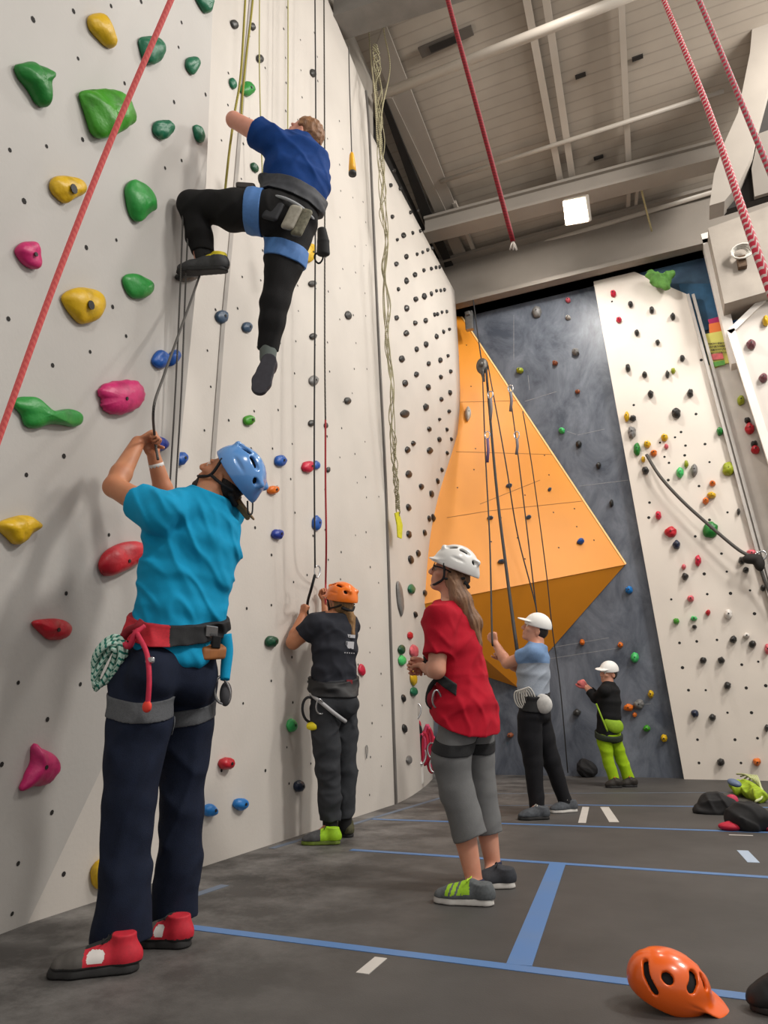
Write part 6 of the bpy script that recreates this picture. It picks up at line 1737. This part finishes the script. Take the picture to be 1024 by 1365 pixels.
# bundle of slings hanging on the far panel
hp = farp(560, 955)[0] + NW * .06
t_ = thing('sling_bundle', 'tangle of red and pink slings with carabiners hanging by the seam', 'sling bundle', hp)
random.seed(11)
dh = depth_of(hp)
mr = [mat('crimson sling', (188, 24, 58), .7, .2, 40), mat('rose sling', (214, 74, 112), .7, .2, 40), M_BLACKWEB]
for i in range(15):
    x0 = 550 + (i % 5) * 6 + random.uniform(-2, 2); y0 = 958 + random.uniform(-6, 24); ln = random.uniform(22, 52); dw = random.uniform(3, 6)
    cpt = [at(x0 + dx * dw, y0 + dy * ln, dh - .02 - .008 * (i % 4)) for dx, dy in ((0, 0), (1, .25), (.8, .8), (0, 1), (-.9, .8), (-1, .25), (0, 0))]
    tube_obj('sling', catmull(cpt, 5), .02, mr[i % 3 if i % 3 < 2 or i % 2 else 0], t_, 6)
for i, (x, y, sz) in enumerate([(556, 948, .16), (575, 1000, .15), (563, 1008, .16), (552, 1030, .14), (578, 1020, .14)]):
    tube_obj('carabiner', carabiner(at(x, y, dh - .08), (0, .2, 1), RIGHT, sz, .08), .011, [M_METAL, M_STEEL][i % 2], t_, 6)
S_ = SDF(.008); S_.ell(at(549, 1046, dh - .04), (.06, .06, .09)); S_.obj('metal_plate', M_METAL, t_)
S_ = SDF(.008); S_.cap(at(559, 1020, dh - .06), at(561, 1042, dh - .06), .05, .035); S_.obj('chalk_ball', mat('white chalk ball', (220, 216, 210), .9), t_)
tube_obj('hanger_cord', [at(555, 938, dh - .01), at(556, 955, dh - .03)], .008, M_BLACKWEB, t_, 5)
# green cloth on the ledge above the beige panel
M_CL = mat('lime cloth', (96, 150, 66), .8, .5, 12)
S_ = SDF(.012)
for a, b, r in [((868, 367), (884, 373), .045), ((882, 372), (893, 365), .04), ((873, 374), (888, 381), .038), ((888, 378), (893, 367), .03)]:
    S_.cap(backp(*a, .26), backp(*b, .28), r, r * .7, .05)
S_.disp(wrinkle(0, 0, [(1, 0, .5), (0, 0, 1)], .02, 36, 3))
tag(S_.obj('hanging_cloth', M_CL, None, loc=backp(880, 372, .1)), 'crumpled lime green cloth on the dark ledge above the beige panel', 'cloth')
# cards and sign
def card(name, label, cat, poly, m, off):
    p_ = [backp(*q, off) for q in poly]
    return tag(MB().prism(p_, NB, .015).build(name, m, None, loc=sum(p_) / len(p_)), label, cat)
card('card', 'magenta card pinned above the orange card in the poster bay', 'card', [(944, 426), (962, 421), (964, 428), (946, 432)], mat('magenta card', (186, 40, 104), .7), .13)
card('card', 'orange card above the yellow sign in the poster bay', 'card', [(945, 432), (964, 428), (967, 441), (946, 444)], mat('orange card', (240, 128, 62), .7), .14)
sg = card('sign', 'yellow handwritten sign in the poster bay beside the beige panel', 'sign', [(936, 446), (968, 440), (976, 482), (948, 492)], mat('yellow sign', (226, 220, 116), .7, .08, 6), .145)
M = MB(); random.seed(5)
for ln, y0, y1, x0, x1 in [(0, 458.5, 456.5, 941, 968), (1, 462.5, 461, 946, 966), (2, 466.5, 465, 948, 970), (3, 471, 469.5, 945, 972)]:
    x = x0
    while x < x1:
        w_ = random.uniform(1.2, 2.8); yy = y0 + (y1 - y0) * (x - x0) / (x1 - x0); hh = random.uniform(.7, 1.5)
        pts = [backp(x, yy + hh, .163), backp(x + w_ * .4, yy - hh, .163), backp(x + w_ * .7, yy + hh * .6, .163), backp(x + w_, yy - hh * .4, .163)]
        M.tube(pts, .0045, 4); x += w_ + random.uniform(.4, 1.0)
M.build('handwriting', mat('dark marker ink', (58, 46, 40), .8), sg)
MB().prism([backp(*q, .165) for q in [(947, 472.5), (963, 470), (965, 478), (949, 480)]], NB, .004).build('pink_patch', mat('pink patch', (226, 108, 112), .7, .3, 30), sg)
MB().prism([backp(*q, .165) for q in [(950, 483), (966, 480), (967, 486), (952, 489)]], NB, .004).build('green_patch', mat('green patch', (106, 178, 78), .7, .4, 30), sg)
# white knotted cord on the plaster block
c = backp(988, 340, .76); t_ = thing('wall_hook', 'rusty hook with knotted white cord on the plaster block', 'hook', c)
M = MB()
for i in range(4): M.tube([backp(987 + i * .8, 338, .76) + np.array([1, 0, 0]) * math.cos(t) * (.08 + .015 * i) + np.array([0, 0, 1]) * math.sin(t) * (.07 + .01 * i) + np.array([0, -.02 * i, 0]) for t in np.linspace(0, 6.28, 14)], .011, 5)
M.build('knotted_cord', M_ROPEW, t_, smooth=True)
MB().box(backp(989, 350, .74), (.1, .08, .16)).build('bracket', mat('rusty bracket', (86, 64, 42), .7, .4, 20), t_, bevel=.01)
# dark cable along the haunch
rope('black cable running down the dark gap beside the right column', [backp(1024, 130, .6), backp(1018, 150, .6), backp(1012, 170, .6), backp(1004, 215, .6), backp(996, 245, .6)], .03, M_DARK, cat='cable', name='hanging_cable')

# ---------------------------------------------------------------- ceiling fittings
lc = at(767, 282, 9.0)
t_ = thing('ceiling_lamp', 'square glowing lamp under the big roof beam', 'lamp', lc)
ln_ = unit(np.array([-0.35, -0.75, -0.75])); lx = unit(roofp(1000, 196) - roofp(568, 306)); lx = unit(lx - ln_ * (lx @ ln_)); ly = np.cross(ln_, lx)
MB().box(lc - ln_ * .06, (.32, .32, .1), (lx, ly, ln_)).build('housing', M_BEAM, t_, bevel=.01)
m_ = mat('lamp diffuser', (255, 246, 228), .5, emit=28.0)
MB().box(lc, (.28, .28, .02), (lx, ly, ln_)).build('diffuser', m_, t_)
MB().bar(lc - ln_ * .1, lc - ln_ * .1 + np.array([0, 0, .5]), .03, .03).build('bracket', M_BEAM, t_)
vt = [roofp(*q, .06) for q in [(557, 65), (628, 35), (632, 47), (563, 78)]]
t_ = thing('ceiling_vent', 'long dark grille set in the roof deck near the top', 'vent', sum(vt) / 4)
MB().prism(vt, -ROOF_N, .03).build('frame', mat('vent frame', (84, 78, 72), .6), t_)
M = MB(); e1, e2 = vt[1] - vt[0], vt[3] - vt[0]
for i in range(15):
    a = vt[0] + e1 * (.22 + .035 * i) + e2 * .2 - ROOF_N * .006; M.bar(a, a + e2 * .6, .035, .012, up=ROOF_N)
M.build('grille', mat('vent slot', (40, 36, 33), .8), t_)
for i, (x, y) in enumerate([(774, 101), (798, 210), (850, 77)]):
    c = roofp(x, y, .02); tag(MB().box(c, (.12, .05, .02)).build('deck_clip', M_DARK, None, loc=c), ['dark deck clip between the two middle purlins', 'dark deck clip nearest the big roof beam', 'dark deck clip right of the third purlin'][i], 'clip', 'dark clips on the roof deck')

# ---------------------------------------------------------------- things on the floor
fc = floor_at(893, 1338)
t_ = thing('safety_helmet', 'orange helmet lying on the blue tape in the foreground', 'helmet', fc)
class Q: pass
Qp = Q(); Qp.root = t_
hv = unit([fc[0], fc[1], 0])
u0 = idir(.22, -.96, -.06, hv); f0 = idir(.93, .22, -.30, hv)
helmet(Qp, floor_at(898, 1342) + np.array([0, 0, .035]), f0, u0, mat('bright orange helmet shell', (240, 100, 20), .28, .04, 4, coat=.5), .84, brim=.05, strap=False, parent=t_, tilt=.05, cutdrop=-.02, h=.003, plain=True, size=(.104, .135, .104))
S_ = SDF(.004)
def lump(name, label, cat, parts, m, extra=None, h=.006, seed=1, amp=.008):
    c = floor_at(*parts[0][0]); t = thing(name, label, cat, c)
    S_ = SDF(h)
    for (px, py), z, r in parts:
        S_.ell(floor_at(px, py) + [0, 0, z], r, None, .03)
    S_.cut((0, 0, .002), (0, 0, -1)); S_.disp(wrinkle(0, 0, [(1, 0, .4), (0, 1, .5)], amp, 40, seed)); S_.obj('bag_body', m, t)
    return t
M_BAG = mat('black bag fabric', (24, 23, 25), .8, .3, 30)
t_ = lump('bag', 'small black bag on the floor left of the red and black bag', 'bag', [((957, 1084), .06, (.13, .11, .085)), ((965, 1084), .03, (.15, .1, .05)), ((948, 1084), .02, (.13, .09, .035))], M_BAG)
tube_obj('strap', catmull([floor_at(936, 1083) + [0, 0, .02], floor_at(950, 1080) + [0, 0, .10], floor_at(966, 1080) + [0, 0, .12], floor_at(977, 1085) + [0, 0, .03]], 5), .009, M_BLACKWEB, t_, 6)
t_ = lump('bag', 'red and black bag on the blue tape at the right edge', 'bag', [((998, 1106), .07, (.13, .12, .10)), ((1012, 1106), .05, (.10, .1, .08))], M_BAG, seed=4)
S_ = SDF(.006)
for x, y in ((974, 1107), (1021, 1107)): S_.ell(floor_at(x, y) + [0, 0, .025], (.075, .06, .028), None, .02)
S_.cap(floor_at(970, 1107) + [0, 0, .02], floor_at(988, 1106) + [0, 0, .09], .02, .018, .02); S_.obj('red_side_pocket', mat('red bag trim', (188, 22, 54), .7, .2, 40), t_)
t_ = thing('climbing_shoe', 'lime green shoe with grey blue toe on the floor before the beige panel', 'shoe', floor_at(995, 1066))
S_ = SDF(.006)
for a, b, r in [((982, 1056), (1000, 1064), .05), ((995, 1058), (1015, 1070), .055), ((985, 1062), (1010, 1060), .04)]: S_.cap(floor_at(*a) + [0, 0, .06], floor_at(*b) + [0, 0, .05], r, r * .8, .02)
S_.cut((0, 0, .002), (0, 0, -1)); S_.disp(wrinkle(0, 0, [(1, 0, .4), (0, 1, .5)], .01, 50, 8)); S_.obj('upper', mat('lime fabric', (170, 200, 40), .7, .4, 20), t_)
S_ = SDF(.006); S_.ell(floor_at(982, 1064) + [0, 0, .13], (.05, .05, .03), (RIGHT, (0, 1, 0), UP)); S_.obj('toe_cap', mat('grey blue toe', (96, 112, 140), .5), t_)
M = MB()
for i in range(5): M.tube(catmull([floor_at(985 + i * 5, 1050 + i) + [0, 0, .13 - .015 * i], floor_at(1000 + i * 3, 1056) + [0, 0, .15], floor_at(1018, 1062 + i * 2) + [0, 0, .06], floor_at(1008, 1072) + [0, 0, .02]], 6), .009, 5)
tag(np_mesh('cord', M.v, M.f, mat('pale green cord', (196, 204, 150), .8), None, True, loc=floor_at(1008, 1072)), 'pale green cord looped over the lime green shoe', 'cord')
S_ = SDF(.006); S_.ell(floor_at(977, 1074) + [0, 0, .045], (.05, .05, .045)); S_.cap(floor_at(966, 1076) + [0, 0, .014], floor_at(990, 1076) + [0, 0, .02], .018, .018, .02); S_.cut((0, 0, .002), (0, 0, -1))
tag(S_.obj('pouch', mat('pink pouch', (198, 52, 84), .7, .3, 30), None, loc=floor_at(977, 1074)), 'small pink pouch on the floor between black bag and lime shoe', 'pouch')
lump('bag', 'small black bag lying at the foot of the slate wall', 'bag', [((784, 1036), .09, (.11, .09, .10)), ((779, 1036), .12, (.07, .06, .08))], M_BAG, seed=6)
c = floor_at(1024, 1352); t_ = thing('climbing_shoe', 'black shoe cut off by the right picture edge beside the orange helmet', 'shoe', c)
Qp.root = t_; shoe(Qp, floor_at(1060, 1352), floor_at(1010, 1346), [mat('black leather shoe', (20, 20, 22), .5, .2, 20)], .07, .08, .02, M_PAD, sole_m=M_SOLEB)
# ---------------------------------------------------------------- light, camera
def area(name, loc, size, power, target=(0, 0, -1), col=(1, 0.96, 0.9), size_y=None):
    l = bpy.data.lights.new(name, 'AREA'); l.energy = power; l.color = col
    l.size = size
    if size_y: l.shape = 'RECTANGLE'; l.size_y = size_y
    o = bpy.data.objects.new(name, l); COL.objects.link(o); o.location = loc
    o.rotation_euler = Vector(target).to_track_quat('-Z', 'Y').to_euler()
    return o
area('high_bay_light', (3.4, 0.0, 7.4), 1.0, 140, (-0.65, 0.25, -1))
area('high_bay_light', (4.8, 3.9, 7.2), 1.0, 330, (-0.8, 0.1, -0.8))
area('high_bay_light', (-0.2, 5.2, 7.7), 0.6, 45, (-0.5, 0.1, -1))
area('high_bay_light', (3.0, 6.4, 7.6), 0.9, 200, (-0.4, 0.3, -1))
area('lamp_light', tuple(lc + ln_ * 0.03), 0.28, 90, tuple(unit(np.array([0.0, 0.5, -1.0]))))
W = bpy.data.worlds.new('hall light'); SC.world = W; W.use_nodes = True
W.node_tree.nodes['Background'].inputs[0].default_value = (1.0, 0.96, 0.91, 1)
W.node_tree.nodes['Background'].inputs[1].default_value = 0.58

cam = bpy.data.cameras.new('camera'); co = bpy.data.objects.new('camera', cam); COL.objects.link(co)
cam.sensor_fit = 'HORIZONTAL'; cam.sensor_width = 36.0; cam.lens = FPX / IMG_W * 36.0
cam.clip_start = 0.05; cam.clip_end = 100
R = Matrix(((RIGHT[0], UP[0], -FWD[0]), (RIGHT[1], UP[1], -FWD[1]), (RIGHT[2], UP[2], -FWD[2])))
co.matrix_world = Matrix.Translation(Vector(CAM)) @ R.to_4x4()
SC.camera = co
SC.view_settings.view_transform = 'Standard'; SC.view_settings.look = 'None'
SC.view_settings.exposure = 0.0; SC.view_settings.gamma = 1.0
